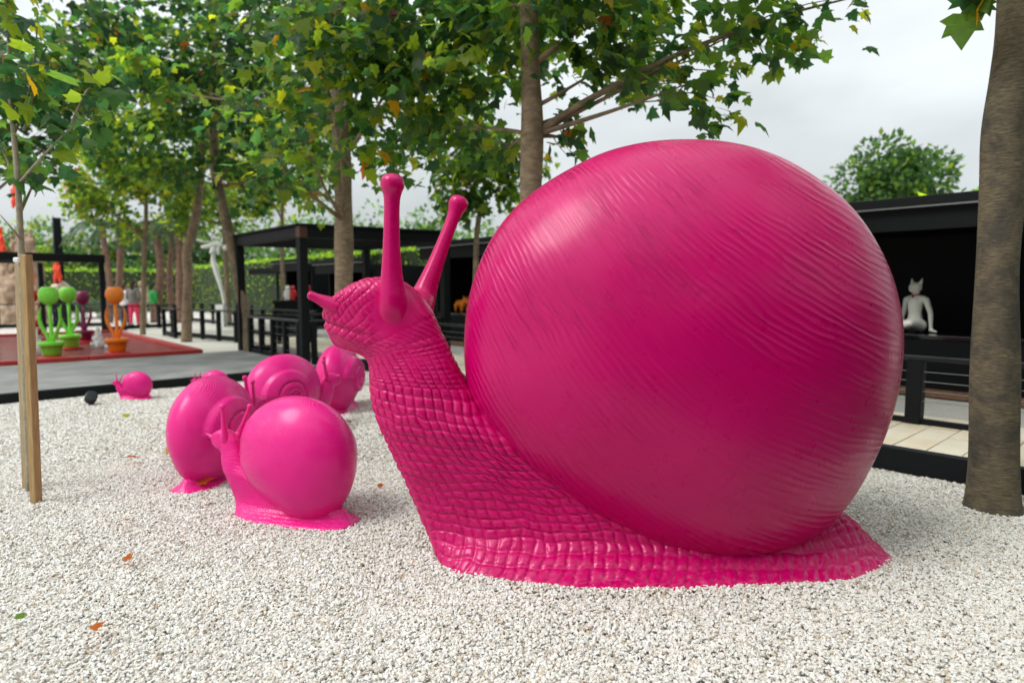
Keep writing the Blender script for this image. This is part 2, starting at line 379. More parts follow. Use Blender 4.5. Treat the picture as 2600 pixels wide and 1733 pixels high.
def vnoise(P, seed=0):
    """smooth value noise in 3-D, -1..1"""
    P = np.asarray(P, float); i = np.floor(P).astype(np.int64); f = P - i; f = f * f * (3 - 2 * f); out = np.zeros(P.shape[:-1])
    for dx in (0, 1):
        for dy in (0, 1):
            for dz in (0, 1):
                h = (i[..., 0] + dx) * 374761393 + (i[..., 1] + dy) * 668265263 + (i[..., 2] + dz) * 2147483647 + seed * 974711
                h = (h ^ (h >> 13)) * 1274126177 & 0x7fffffff; h = (h ^ (h >> 16)) & 0xffff
                w = (f[..., 0] if dx else 1 - f[..., 0]) * (f[..., 1] if dy else 1 - f[..., 1]) * (f[..., 2] if dz else 1 - f[..., 2])
                out += w * (h / 32767.5 - 1)
    return out
# ================================================================== THE SETTING
def sheet(name, pts, mt, z=None):
    mb = MB(); mb._add([Vector((p[0], p[1], p[2] if z is None else z)) for p in pts], [tuple(range(len(pts)))], False)
    o = mb.build(name, mt); o['kind'] = 'structure'; return o
def ring(name, outer, inner, mt, z):
    mb = MB(); mb._add([Vector((p[0], p[1], z)) for p in outer + inner], [(k, (k + 1) % 4, (k + 1) % 4 + 4, k + 4) for k in range(4)], False)
    o = mb.build(name, mt); o['kind'] = 'structure'; return o
BED = 9.97                                # the bed ends just in front of the viewer, at an added, unseen dark path
ring('ground', [st(-330, -160), st(160, -160), st(160, 300), st(-330, 300)], [st(0, -14), st(BED, -14), st(BED, 0), st(0, 0)], M['far_gravel'], -0.010)
sheet('gravel_bed_ground', [st(-.02, .02), st(BED + .02, .02), st(BED + .02, -14.02), st(-.02, -14.02)], M['gravel_bed'], -0.030)
sheet('added_near_path', [st(BED + .02, -16), st(BED + .02, 1.6), st(14.6, 1.6), st(14.6, -16)], M['added_near_path'], 0.0)  # added, out of view: dark so less light bounces onto the shell
# concrete path beyond the bed
mb = MB(); mb.box(st(-2.15, -8.3, 0.03), (4.2, 15.4, 0.09), (S_, U2, Vector((0, 0, 1)))); o = mb.build('concrete_path', M['concrete']); o['kind'] = 'structure'
# strips beyond the terrace
sheet('grey_gravel_strip', [st(-6, 1.72), st(14, 1.72), st(14, 3.4), st(-6, 3.4)], M['grey_gravel'], 0.105)
sheet('mulch_bed', [st(-6, 3.42), st(14, 3.42), st(14, 4.3), st(-6, 4.3)], M['mulch'], 0.12)

# sandstone terrace: bed slab and separate paving boards
ter = thing('terrace', st(0, 0, 0), None, None, kind='structure'); ter['label'] = 'tan sandstone paving terrace behind the big snail'
MB().box(st(3.3, 0.93, 0.065), (19.0, 1.62, 0.13), (S_, U2, Vector((0, 0, 1)))).build('terrace_base', M['concrete'], ter)
board_mats = [mat('sandstone_board', c, 0.75, 0.0, 2.0, 0.25, 50, col2=c2) for c, c2 in (((0.60, 0.50, 0.35), (0.70, 0.64, 0.53)), ((0.52, 0.42, 0.27), (0.66, 0.58, 0.46)), ((0.68, 0.62, 0.50), (0.60, 0.54, 0.42)))]
_bm = {}
def board(L, k):
    if (L, k) not in _bm:
        m_ = MB().box((0, 0, 0), (0.228, L, 0.045), None, 0.004).mesh('paving_board'); m_.materials.append(board_mats[k]); _bm[(L, k)] = m_
    return _bm[(L, k)]
rzb = math.atan2(S_.y, S_.x)
s0 = -5.9
while s0 < 12.6:
    for ln, tc_ in (((0.62, 0.43), (0.96, 1.24)) if int(s0 / 0.235) % 2 else ((0.98, 0.61), (0.60, 1.42))):
        p = st(s0, tc_, 0.155 + random.uniform(-.002, .002)); b = link('paving_board', board(ln, random.choice((0, 0, 1, 2))), None, ter, p - ter.location)
        b.rotation_euler = (0, 0, rzb)
    s0 += 0.235

# black timber edging of the gravel bed
ed = thing('timber_edging', st(6, 0.05, 0), 'tall black timber edging board along the terrace behind the big snail', 'edging')
x = -0.05
for L in (2.4, 2.4, 2.4, 2.4, 2.4):
    MB().bar(st(x, 0.055, 0.075), st(x + L - .006, 0.055, 0.075), 0.09, 0.22, bev=.006).build('board', M['black_wood'], ed); x += L
ed = thing('timber_edging', st(0, -4, 0), 'low black timber edging between the white gravel and the concrete path', 'edging')
x = -0.02
for L in (2.4, 2.4, 2.4, 2.4, 2.4):
    MB().bar(st(-.06, x, 0.05), st(-.06, x - L + .006, 0.05), 0.10, 0.13, bev=.006).build('board', M['black_wood'], ed); x -= L

# white gravel: real angular chips, denser near the viewer
def stone_mesh(k):
    rg = np.random.default_rng(100 + k); bm = bmesh.new()
    for p in rg.normal(size=(13, 3)):
        p = p / np.linalg.norm(p) * (0.75 + 0.25 * rg.random()); bm.verts.new((p[0] * 1.15, p[1] * 0.85, p[2] * (0.5 + .35 * rg.random())))
    res = bmesh.ops.convex_hull(bm, input=bm.verts)
    bmesh.ops.delete(bm, geom=list({e for e in res['geom_interior'] + res['geom_unused'] if isinstance(e, bmesh.types.BMVert)}), context='VERTS')
    me = bpy.data.meshes.new('stone'); bm.to_mesh(me); bm.free(); return me
def stone_material():
    m, n, l, p = _nt('white_marble_chips')
    oi = add(n, 'ShaderNodeObjectInfo'); cr = add(n, 'ShaderNodeValToRGB'); e = cr.color_ramp
    cols = [(0, (.755, .75, .72)), (.3, (.725, .71, .67)), (.52, (.79, .785, .755)), (.72, (.69, .665, .61)), (.88, (.62, .585, .52)), (.97, (.54, .44, .31)), (1, (.46, .39, .32))]
    e.elements[0].color = (*cols[0][1], 1); e.elements[1].color = (*cols[-1][1], 1)
    for q, c in cols[1:-1]: x_ = e.elements.new(q); x_.color = (*c, 1)
    e.interpolation = 'LINEAR'
    l.new(oi.outputs['Random'], cr.inputs[0])
    tc = add(n, 'ShaderNodeTexCoord'); nz = add(n, 'ShaderNodeTexNoise', Scale=2.2, Detail=5.0); l.new(tc.outputs['Object'], nz.inputs['Vector'])
    hs = add(n, 'ShaderNodeHueSaturation'); mr = add(n, 'ShaderNodeMapRange'); mr.inputs[3].default_value = .8; mr.inputs[4].default_value = 1.16
    l.new(nz.outputs['Fac'], mr.inputs[0]); l.new(mr.outputs[0], hs.inputs['Value']); l.new(cr.outputs[0], hs.inputs['Color']); l.new(hs.outputs[0], p.inputs['Base Color'])
    p.inputs['Roughness'].default_value = 0.7; p.inputs['Specular IOR Level'].default_value = 0.35
    return m
M['stone'] = stone_material()
stones = bpy.data.collections.new('stone_shapes')
for k in range(9):
    me = stone_mesh(k); me.materials.append(M['stone']); stones.objects.link(bpy.data.objects.new('stone', me))
SN0 = (at(1690, 1000, 3.42).x, 3.42)
def scatter(y0, y1, dens, smin, smax, layers):
    out = []
    for lay in range(layers):
        n = int(dens * (y1 - y0) * (y1 + y0) * 0.95 / 1.0)
        Y = np.sqrt(RNG.random(n) * (y1 ** 2 - y0 ** 2) + y0 ** 2); X = (RNG.random(n) * 2 - 1) * (0.90 * Y + 0.25)
        q = np.stack([X - CORNER.x, Y - CORNER.y], 1); s = q @ np.array([S_.x, S_.y]); t = q @ np.array([U2.x, U2.y])
        ok = (s > 0.005) & (t < 0.0) & (s < BED - .02); X, Y = X[ok], Y[ok]
        z = vnoise(np.stack([X * 1.7, Y * 1.7, X * 0], 1), 3) * 0.009 + vnoise(np.stack([X * .7, Y * .7, X * 0], 1), 13) * 0.012 + vnoise(np.stack([X * 6, Y * 6, X * 0], 1), 5) * 0.004
        v = (np.abs(X - SN0[0] - .0) / 1.17) ** 3 + (np.abs(Y - SN0[1]) / .49) ** 3      # stones banked up against the big foot
        z = z + np.where((v > .9) & (v < 1.5), .016 * (1 - np.clip(v - 1, 0, .5) / .5), 0)
        out.append(np.stack([X, Y, z - 0.024 + RNG.random(len(X)) * 0.006 + lay * 0.005, smin + (smax - smin) * RNG.random(len(X)) ** 1.5], 1))
    return np.concatenate(out)
PTS = np.concatenate([scatter(1.75, 3.2, 4600, .0075, .0145, 3), scatter(3.2, 5.2, 3700, .0078, .0148, 3), scatter(5.2, 12.5, 1350, .011, .019, 2)])
gme = bpy.data.meshes.new('white_gravel'); gme.vertices.add(len(PTS)); gme.vertices.foreach_set('co', PTS[:, :3].astype(np.float32).ravel())
gme.attributes.new('size', 'FLOAT', 'POINT').data.foreach_set('value', PTS[:, 3].astype(np.float32))
gme.materials.append(M['stone'])
gravel = link('white_gravel', gme); set_tags(gravel, 'white marble chip gravel covering the bed around the snails', 'gravel', kind='stuff')
ng = bpy.data.node_groups.new('scatter_stones', 'GeometryNodeTree')
ng.interface.new_socket('Geometry', in_out='INPUT', socket_type='NodeSocketGeometry'); ng.interface.new_socket('Geometry', in_out='OUTPUT', socket_type='NodeSocketGeometry')
gi, go = ng.nodes.new('NodeGroupInput'), ng.nodes.new('NodeGroupOutput')
ci = ng.nodes.new('GeometryNodeCollectionInfo'); ci.inputs['Collection'].default_value = stones; ci.inputs['Separate Children'].default_value = True; ci.inputs['Reset Children'].default_value = True
iop = ng.nodes.new('GeometryNodeInstanceOnPoints'); iop.inputs['Pick Instance'].default_value = True
rv = ng.nodes.new('FunctionNodeRandomValue'); rv.data_type = 'FLOAT_VECTOR'; rv.inputs[0].default_value = (-.55, -.55, 0); rv.inputs[1].default_value = (.55, .55, 6.283)
na = ng.nodes.new('GeometryNodeInputNamedAttribute'); na.data_type = 'FLOAT'; na.inputs['Name'].default_value = 'size'
e2r = ng.nodes.new('FunctionNodeEulerToRotation')
ng.links.new(gi.outputs[0], iop.inputs['Points']); ng.links.new(ci.outputs[0], iop.inputs['Instance'])
ng.links.new(rv.outputs[0], e2r.inputs[0]); ng.links.new(e2r.outputs[0], iop.inputs['Rotation'])
ng.links.new(na.outputs[0], iop.inputs['Scale']); ng.links.new(iop.outputs[0], go.inputs[0])
gm = gravel.modifiers.new('stones', 'NODES'); gm.node_group = ng

# ================================================================== THE SNAILS
YS = 3.42                                  # the big snail's middle plane, metres ahead
SN0 = Vector((at(1690, 1000, YS).x, YS, 0))
def L2(px, py):                            # pixel on that plane -> the snail's own (x, z)
    p = at(px, py, YS); return (p.x - SN0.x, p.z)
#            front x,y     back x,y     half width  squareness  side shift (head turns away)
SEC = [(1136, 1440, 2232, 1440, .485, 3.1, 0), (1124, 1412, 2250, 1412, .485, 3.1, 0), (1108, 1380, 2226, 1386, .375, 2.8, 0), (1086, 1335, 2186, 1345, .255, 2.4, 0),
       (1064, 1285, 2130, 1300, .225, 2.3, 0), (1036, 1225, 2000, 1258, .218, 2.3, 0), (1008, 1168, 1800, 1212, .218, 2.3, 0), (982, 1110, 1570, 1165, .216, 2.25, 0),
       (961, 1055, 1405, 1108, .22, 2.2, 0), (947, 1003, 1275, 1050, .205, 2.2, .01), (940, 958, 1196, 985, .188, 2.15, .02), (934, 922, 1150, 910, .172, 2.1, .03),
       (912, 902, 1116, 838, .16, 2.1, .04), (880, 894, 1086, 772, .160, 2.1, .045), (852, 886, 1046, 728, .162, 2.1, .05), (832, 866, 992, 706, .158, 2.1, .06),
       (823, 840, 936, 706, .148, 2.1, .065), (820, 814, 888, 726, .130, 2.1, .07), (821, 797, 861, 746, .10, 2.0, .07), (826, 786, 848, 758, .055, 2.0, .07), (832, 778, 840, 768, .012, 2.0, .07)]
OUT = [(1178, 880), (1186, 770), (1232, 630), (1330, 508), (1450, 427), (1600, 373), (1740, 360), (1890, 376), (2030, 434), (2150, 535), (2232, 670), (2270, 830), (2262, 960),
       (2230, 1082), (2182, 1190), (2115, 1295), (2010, 1385), (1870, 1432), (1730, 1415), (1555, 1338), (1398, 1240), (1270, 1132), (1194, 1015)]
def snail_body(NU, NV, amp):
    S = catmull([(*L2(a, b), *L2(c, d), w, n_, sh) for a, b, c, d, w, n_, sh in SEC], NV)
    Fp, Bp = S[:, 0:2], S[:, 2:4]; LF = np.concatenate([[0], np.cumsum(np.linalg.norm(np.diff(Fp, axis=0), axis=1))])
    LB = np.concatenate([[0], np.cumsum(np.linalg.norm(np.diff(Bp, axis=0), axis=1))])
    V = np.zeros((NV, NU, 3)); AL = np.zeros((NV, NU)); CU = np.zeros((NV, NU))
    fine = np.linspace(0, 2 * np.pi, 4 * NU + 1)
    for j in range(NV):
        a = np.linalg.norm(Fp[j] - Bp[j]) / 2; w = max(S[j, 4], 1e-3); n_ = S[j, 5]; c = (Fp[j] + Bp[j]) / 2; e = (Fp[j] - Bp[j]) / (2 * a)
        X = a * np.sign(np.cos(fine)) * np.abs(np.cos(fine)) ** (2 / n_); Yy = -w * np.sign(np.sin(fine)) * np.abs(np.sin(fine)) ** (2 / n_)
        arc = np.concatenate([[0], np.cumsum(np.hypot(np.diff(X), np.diff(Yy)))]); T = np.linspace(0, arc[-1], NU + 1)[:-1]
        x = np.interp(T, arc, X); y = np.interp(T, arc, Yy)
        V[j, :, 0] = c[0] + e[0] * x; V[j, :, 2] = c[1] + e[1] * x; V[j, :, 1] = y + S[j, 6] * (0.5 + 0.5 * x / a)
        AL[j] = np.minimum(T, arc[-1] - T); CU[j] = x / a
    # normals of the smooth form
    du = np.roll(V, -1, 1) - np.roll(V, 1, 1); dv = np.gradient(V, axis=0); N = np.cross(du, dv); N /= np.linalg.norm(N, axis=2, keepdims=True) + 1e-9
    if N[NV // 3, 0, 0] > 0: N = -N
    # rows of pillow-like scales
    frac = np.linspace(0, 1, NV)[:, None]; row_len = LF[:, None] * (0.5 + 0.5 * CU) + LB[:, None] * (0.5 - 0.5 * CU) * 0.0 + LF[:, None] * (0.5 - 0.5 * CU)
    head = np.clip((LF[:, None] - 1.15) / 0.18, 0, 1) * np.ones_like(AL); fringe = np.clip((0.105 - LF[:, None]) / 0.015, 0, 1) * np.ones_like(AL)
    wob = vnoise(V * 5.0, 2) * 0.5
    neck = np.clip((LF[:, None] - .55) / .3, 0, 1) * np.ones_like(AL)
    rsz = 0.056 * (1 - head) + 0.036 * head; csz = np.where(fringe > .5, 0.032, (0.061 - .010 * neck) * (1 - head) + 0.034 * head)
    r_ = row_len / rsz + wob * 0.45 + 0.25 * vnoise(V * 14, 4); c_ = AL / csz + wob * 0.5 + 0.22 * vnoise(V * 14, 9)
    ci_ = np.floor(c_); ri_ = np.floor(r_)
    c_ = c_ + 0.16 * np.sin(ri_ * 12.9898 + 4.1); ci_ = np.floor(c_)
    pr = 1 - np.abs(2 * (r_ - ri_) - 1) ** 4.2; pc = 1 - np.abs(2 * (c_ - ci_) - 1) ** 4.2
    cell = np.modf(np.sin(ci_ * 127.1 + ri_ * 311.7) * 43758.5453)[0]
    h = (pr ** .8) * (pc ** .8) * (0.72 + 0.28 * np.abs(cell))
    h = np.where(fringe > .5, 0.5 * pc * (0.7 + .3 * pr), h)
    A = amp * (1 - 0.5 * head)
    ma, mb_ = np.array(L2(800, 815)), np.array(L2(935, 868)); md = (mb_ - ma) / np.linalg.norm(mb_ - ma)
    below = (V[..., 2] - ma[1]) * md[0] - (V[..., 0] - ma[0]) * md[1]; inx = np.clip((L2(950, 900)[0] - V[..., 0]) / .05, 0, 1)
    A = A * (1 - 0.92 * np.clip(-below / .03, 0, 1) * inx)
    # smooth skin where the eye stalks rise
    for q in ((1008, 790, 62), (1075, 745, 45)):
        p = np.array(L2(q[0], q[1])); rr = q[2] * YS / F_PX
        A = A * np.clip((np.hypot(V[..., 0] - p[0], V[..., 2] - p[1]) - rr * .75) / (rr * .5), 0.06, 1)
    D = h * A + 0.006 * vnoise(V * 6, 8)
    # mouth
    m0, m1 = np.array(L2(815, 812)), np.array(L2(938, 846)); dd = m1 - m0; P2 = V[..., [0, 2]] - m0
    tt = np.clip((P2 @ dd) / (dd @ dd), 0, 1); dist = np.linalg.norm(P2 - tt[..., None] * dd, axis=-1)
    D -= 0.013 * np.exp(-(dist / 0.013) ** 2) * (1 - .5 * tt); D += 0.004 * np.exp(-((dist - .035) / 0.02) ** 2) * head
    V = V + N * D[..., None]
    # close the nose and the underside
    VV = V.reshape(-1, 3); i = np.arange(NV - 1)[:, None] * NU + np.arange(NU)[None]; i2 = np.arange(NV - 1)[:, None] * NU + (np.arange(NU)[None] + 1) % NU
    Fq = np.stack([i, i2, i2 + NU, i + NU], -1).reshape(-1, 4)
    if np.sum(N[NV // 3, 0] * np.cross(V[NV // 3, 1] - V[NV // 3, 0], V[NV // 3 + 1, 0] - V[NV // 3, 0])) < 0: Fq = Fq[:, ::-1]
    me = fast_mesh('snail_body', VV, Fq, True)
    return me
SH_C = np.array(L2(1745, 872))
def snail_shell(NR, NT, fat=1.0):
    th_in = []; r_in = []
    for q in OUT:
        d = np.array(L2(*q)) - SH_C; th_in.append(math.atan2(d[1], d[0])); r_in.append(np.hypot(*d))
    o = np.argsort(th_in); th_in = np.array(th_in)[o]; r_in = np.array(r_in)[o]
    tt = np.concatenate([th_in - 2 * np.pi, th_in, th_in + 2 * np.pi]); rr = np.concatenate([r_in] * 3)
    T = np.linspace(-np.pi, np.pi, NT, endpoint=False); k = 24
    rad = np.interp(np.linspace(-np.pi, np.pi, 720, endpoint=False), tt, rr)
    ker = np.hanning(46); ker /= ker.sum(); rad = np.convolve(np.concatenate([rad] * 3), ker, 'same')[720:1440]
    rad = np.interp(T, np.linspace(-np.pi, np.pi, 720, endpoint=False), rad, period=2 * np.pi)
    phi = np.linspace(0, np.pi, NR); rho = np.sin(phi)[:, None]; lat = np.cos(phi)[:, None]
    lat = np.sign(lat) * np.abs(lat) ** 1.06
    X = SH_C[0] + rho * rad[None] * np.cos(T)[None]; Z = SH_C[1] + rho * rad[None] * np.sin(T)[None]
    TL, TR = 0.60 * fat, 0.66 * fat                    # left dome, right (spiral) side
    Yl = np.where(lat > 0, -TL * lat, -TR * lat) * np.ones_like(X)
    # the spiral stands proud on the right side, its middle set back and low
    right = lat < 0
    sc = SH_C + np.array([0.10, -0.02]); dx, dz = X - sc[0], Z - sc[1]; r = np.hypot(dx, dz); an = np.arctan2(dz, -dx)
    r0 = 0.62; turn = (np.log(np.maximum(r, 1e-3) / r0) / 0.60 - an / (2 * np.pi))
    f = turn - np.floor(turn); groove = 1 - np.exp(-(np.minimum(f, 1 - f) / 0.085) ** 2)
    cap = np.clip((r0 * np.exp(0.60 * (an / (2 * np.pi))) * 1.0 - r) / 0.05, 0, 1)
    lift = cap * (0.085 * groove + 0.05 * np.sqrt(np.clip(1 - (r / (r0 * 1.35)) ** 2, 0, 1)))
    Yl = Yl + np.where(right, lift, 0)
    V = np.stack([X, Yl, Z], -1)
    # gentle unevenness of the cast
    C3 = np.array([SH_C[0], 0, SH_C[1]]); dirn = V - C3; dirn /= np.linalg.norm(dirn, axis=-1, keepdims=True) + 1e-6
    V = V + dirn * (0.006 * vnoise(V * 3.2, 21))[..., None]
    i = np.arange(NR - 1)[:, None] * NT + np.arange(NT)[None]; i2 = np.arange(NR - 1)[:, None] * NT + (np.arange(NT)[None] + 1) % NT
    Fq = np.stack([i, i + NT, i2 + NT, i2], -1).reshape(-1, 4)
    me = fast_mesh('snail_shell', V.reshape(-1, 3), Fq, True)
    bm = bmesh.new(); bm.from_mesh(me); bmesh.ops.recalc_face_normals(bm, faces=bm.faces); bm.to_mesh(me); bm.free()
    xn = (X - SH_C[0]) / 1.16; zn = (Z - SH_C[1]) / 1.13; q = xn - 0.36 * zn
    ph = zn + (0.62 * q - 0.27 * q ** 2 + 0.03 * q ** 3)
    me.attributes.new('shell_co', 'FLOAT_VECTOR', 'POINT').data.foreach_set('vector', np.stack([ph, xn, zn + Yl * .6], -1).astype(np.float32).ravel())
    rel = np.clip(0.25 + 0.9 * (np.hypot(xn - 0.05, zn + .25) - 0.18) / 0.55 + 0.45 * np.clip(zn, 0, 1), 0.10, 1.0)
    me.attributes.new('relief', 'FLOAT', 'POINT').data.foreach_set('value', rel.astype(np.float32).ravel())
    return me
def stalk(pts, radii, n):
    P = catmull([(p[0], p[1], p[2], r) for p, r in zip(pts, radii)], 34); mb = MB()
    mb.tube([Vector(p[:3]) for p in P], [max(p[3], .002) for p in P], n); return mb
def eye_stalk(base, tip, y0, y1, k, bow):
    (x0, z0), (x1, z1) = L2(*base), L2(*tip); b = Vector((x0, y0, z0)); t = Vector((x1, y1, z1)); d = t - b
    prof = [(-0.30, .05), (-0.2, .088), (-0.10, .104), (-.03, .100), (.03, .091), (.10, .079), (.22, .064), (.36, .053), (.52, .045), (.70, .0405), (.83, .0405), (.895, .047), (.935, .058), (.97, .061), (1.0, .056), (1.022, .041), (1.035, .02), (1.038, .004)]
    side = Vector((1, 0, 0)) * bow
    sink = Vector((0, -1 if y1 < 0 else 1, 0)) * -.42        # the foot of the stalk sinks into the head
    return stalk([b + d * q + side * math.sin(math.pi * max(q, 0)) + sink * max(0, .10 - q) for q, _ in prof], [r * k for _, r in prof], 24)
def feeler(base, tip, y0, y1, k):
    (x0, z0), (x1, z1) = L2(*base), L2(*tip); b = Vector((x0, y0, z0)); t = Vector((x1, y1, z1)); d = t - b
    prof = [(-.5, .03), (-.2, .048), (0, .046), (.3, .036), (.6, .027), (.85, .023), (.95, .020), (1.0, .012), (1.02, .003)]
    return stalk([b + d * q for q, _ in prof], [r * k for _, r in prof], 14)
def snail(name, shell_mat, body_mat, hi):
    t = thing(name, (0, 0, 0), None, None)
    bd = link('body', snail_body(*((680, 360, .0148) if hi else (280, 160, .0135))), body_mat, t)
    sh = link('shell', snail_shell(*((150, 260) if hi else (110, 150, 1.16))), shell_mat, t)
    eye_stalk((1006, 800), (1010, 466), -.096, -.15, 1.0, -.006).build('eye_stalk', body_mat, t)
    eye_stalk((1056, 780), (1158, 492), .13, .24, .92, .0).build('eye_stalk', body_mat, t)
    feeler((858, 775), (797, 746), -.075, -.10, 1.0).build('feeler', body_mat, t)
    feeler((888, 752), (868, 727), .19, .24, .8).build('feeler', body_mat, t)
    return t
big = snail('snail_sculpture', M['pink_shell'], M['pink_body'], True)
big.location = SN0
set_tags(big, 'giant deep pink snail sculpture with smooth ribbed shell on white gravel', 'sculpture', 'pink snail sculptures')
proto = snail('snail_sculpture', M['pink_small'], M['pink_small'], False)
SMALL = [((752, 1304), -17, .345, 'bright pink small snail sculpture in front, facing left, nearest to the giant snail'),
         ((550, 1207), -99, .352, 'bright pink small snail seen from behind, left of the nearest small snail'),
         ((728, 1090), -128, .352, 'bright pink small snail heading right, spiral side of its shell towards the viewer'),
         ((862, 1036), -92, .352, 'bright pink small snail seen from behind, farthest back under the giant head'),
         ((348, 1009), 8, .158, 'tiny pink snail facing left alone on the gravel beside the edging'),
         ((545, 1004), 8, .158, 'tiny pink snail mostly hidden behind the shell of a larger one')]
for i, (q, rz, s, lab) in enumerate(SMALL):
    o = proto if i == 0 else copy_tree(proto)
    p = gnd(*q); o.location = (p.x, p.y, 0); o.rotation_euler = (0, 0, R(rz)); o.scale = (s, s, s)
    set_tags(o, lab, 'sculpture', 'pink snail sculptures')
# ================================================================== TREES AND GREENERY
_lx = [(0, .0), (.21, -.06), (.52, .08), (.37, .25), (.48, .58), (.27, .55), (0, 1.0), (-.27, .55), (-.48, .58), (-.37, .25), (-.52, .08), (-.21, -.06)]
LEAF_P = np.array([(0, .33, .02)] + [(x, y, -.34 * x * x - .20 * (y - .3) ** 2 + .16 * abs(x)) for x, y in _lx])
LEAF_F = np.array([(0, i + 1, (i + 1) % 12 + 1) for i in range(12)])
SIMPLE_P = np.array([(0, 0, 0), (.30, .45, -.05), (0, 1, -.10), (-.30, .45, -.05)]); SIMPLE_F = np.array([(0, 1, 2), (0, 2, 3)])
GREENS = np.array([(.022, .062, .026), (.036, .092, .027), (.070, .140, .026), (.125, .19, .028), (.20, .23, .03), (.30, .20, .028), (.30, .105, .022), (.14, .06, .025)])
P_DARK = np.array([.44, .28, .14, .08, .04, .005, .004, .002]); P_MID = np.array([.20, .25, .28, .21, .05, .005, .004, .002]); P_LIGHT = np.array([.06, .14, .30, .33, .11, .006, .004, .002])
P_AUTUMN = np.array([.30, .25, .22, .13, .06, .02, .01, .01])
P_BUSH = np.array([.40, .35, .18, .07, 0, 0, 0, 0])
def tints(n, prob):
    c = GREENS[RNG.choice(len(GREENS), n, p=prob / prob.sum())]
    return c * (0.6 + 0.6 * RNG.random((n, 1)))
def frames(D, Nn):
    D = D / np.linalg.norm(D, axis=1, keepdims=True); X = np.cross(D, Nn); X /= np.linalg.norm(X, axis=1, keepdims=True) + 1e-9
    return np.stack([X, D, np.cross(X, D)], 2)      # columns
def leaf_mesh(name, pos, D, Nn, size, tint, simple=False):
    P, Fc = (SIMPLE_P, SIMPLE_F) if simple else (LEAF_P, LEAF_F)
    Rm = frames(D, Nn); P3 = np.broadcast_to(P, (len(pos), *P.shape)).copy()
    if not simple: P3[:, :, 2] *= (0.3 + 2.2 * RNG.random((len(pos), 1))); P3[:, :, 0] *= (0.75 + .4 * RNG.random((len(pos), 1)))
    V = pos[:, None] + np.einsum('nij,nkj->nki', Rm, P3) * size[:, None, None]
    F_ = (Fc[None] + (np.arange(len(pos)) * len(P))[:, None, None]).reshape(-1, 3)
    me = fast_mesh(name, V.reshape(-1, 3), F_, False)
    c = np.concatenate([np.repeat(tint, len(P), 0), np.ones((len(pos) * len(P), 1))], 1).astype(np.float32)
    me.attributes.new('tint', 'FLOAT_COLOR', 'POINT').data.foreach_set('color', c.ravel())
    return me
def leaf_dirs(pos, axis, n, droop=0.55):
    out = pos - axis; out[:, 2] *= 0.2; out /= np.linalg.norm(out, axis=1, keepdims=True) + 1e-6
    D = out * 0.7 + RNG.normal(size=(n, 3)) * 0.6; D[:, 2] -= droop
    Nn = RNG.normal(size=(n, 3)) * 0.55 + np.array([0, 0, 1.0]) + out * 0.35
    return D, Nn
_lv = []
for k in range(8):
    m_ = leaf_mesh('leaf', np.zeros((1, 3)), np.array([[0, 1., 0]]), np.array([[0, 0, 1.]]), np.ones(1), GREENS[k:k + 1] * .85); m_.materials.append(M['leaf']); _lv.append(m_)
def leaf_objects(parent, pos, D, Nn, size, prob):
    """leaves large enough to be told apart: each its own object, sharing mesh data"""
    Rm = frames(D, Nn); off = root_loc(parent); ks = RNG.choice(8, len(pos), p=prob / prob.sum())
    for i in range(len(pos)):
        o = bpy.data.objects.new('leaf', _lv[ks[i]]); COL.objects.link(o); o.parent = parent
        q = Matrix(Rm[i].tolist()).to_4x4(); s = float(size[i]); q = q @ Matrix.Diagonal((s * random.uniform(.8, 1.1), s, s * random.uniform(.4, 2.4), 1)); q.translation = Vector(pos[i]) - off
        o.matrix_local = q
def limb_path(a, b, sag=0.12, n=7):
    a, b = Vector(a), Vector(b); d = b - a; L = d.length
    mid = a + d * 0.45 + Vector((random.uniform(-1, 1), random.uniform(-1, 1), random.uniform(-.3, 1))) * (L * sag)
    out = []
    for i in range(n):
        t = i / (n - 1); out.append(a * (1 - t) ** 2 + mid * (2 * t * (1 - t)) + b * t * t)
    return out
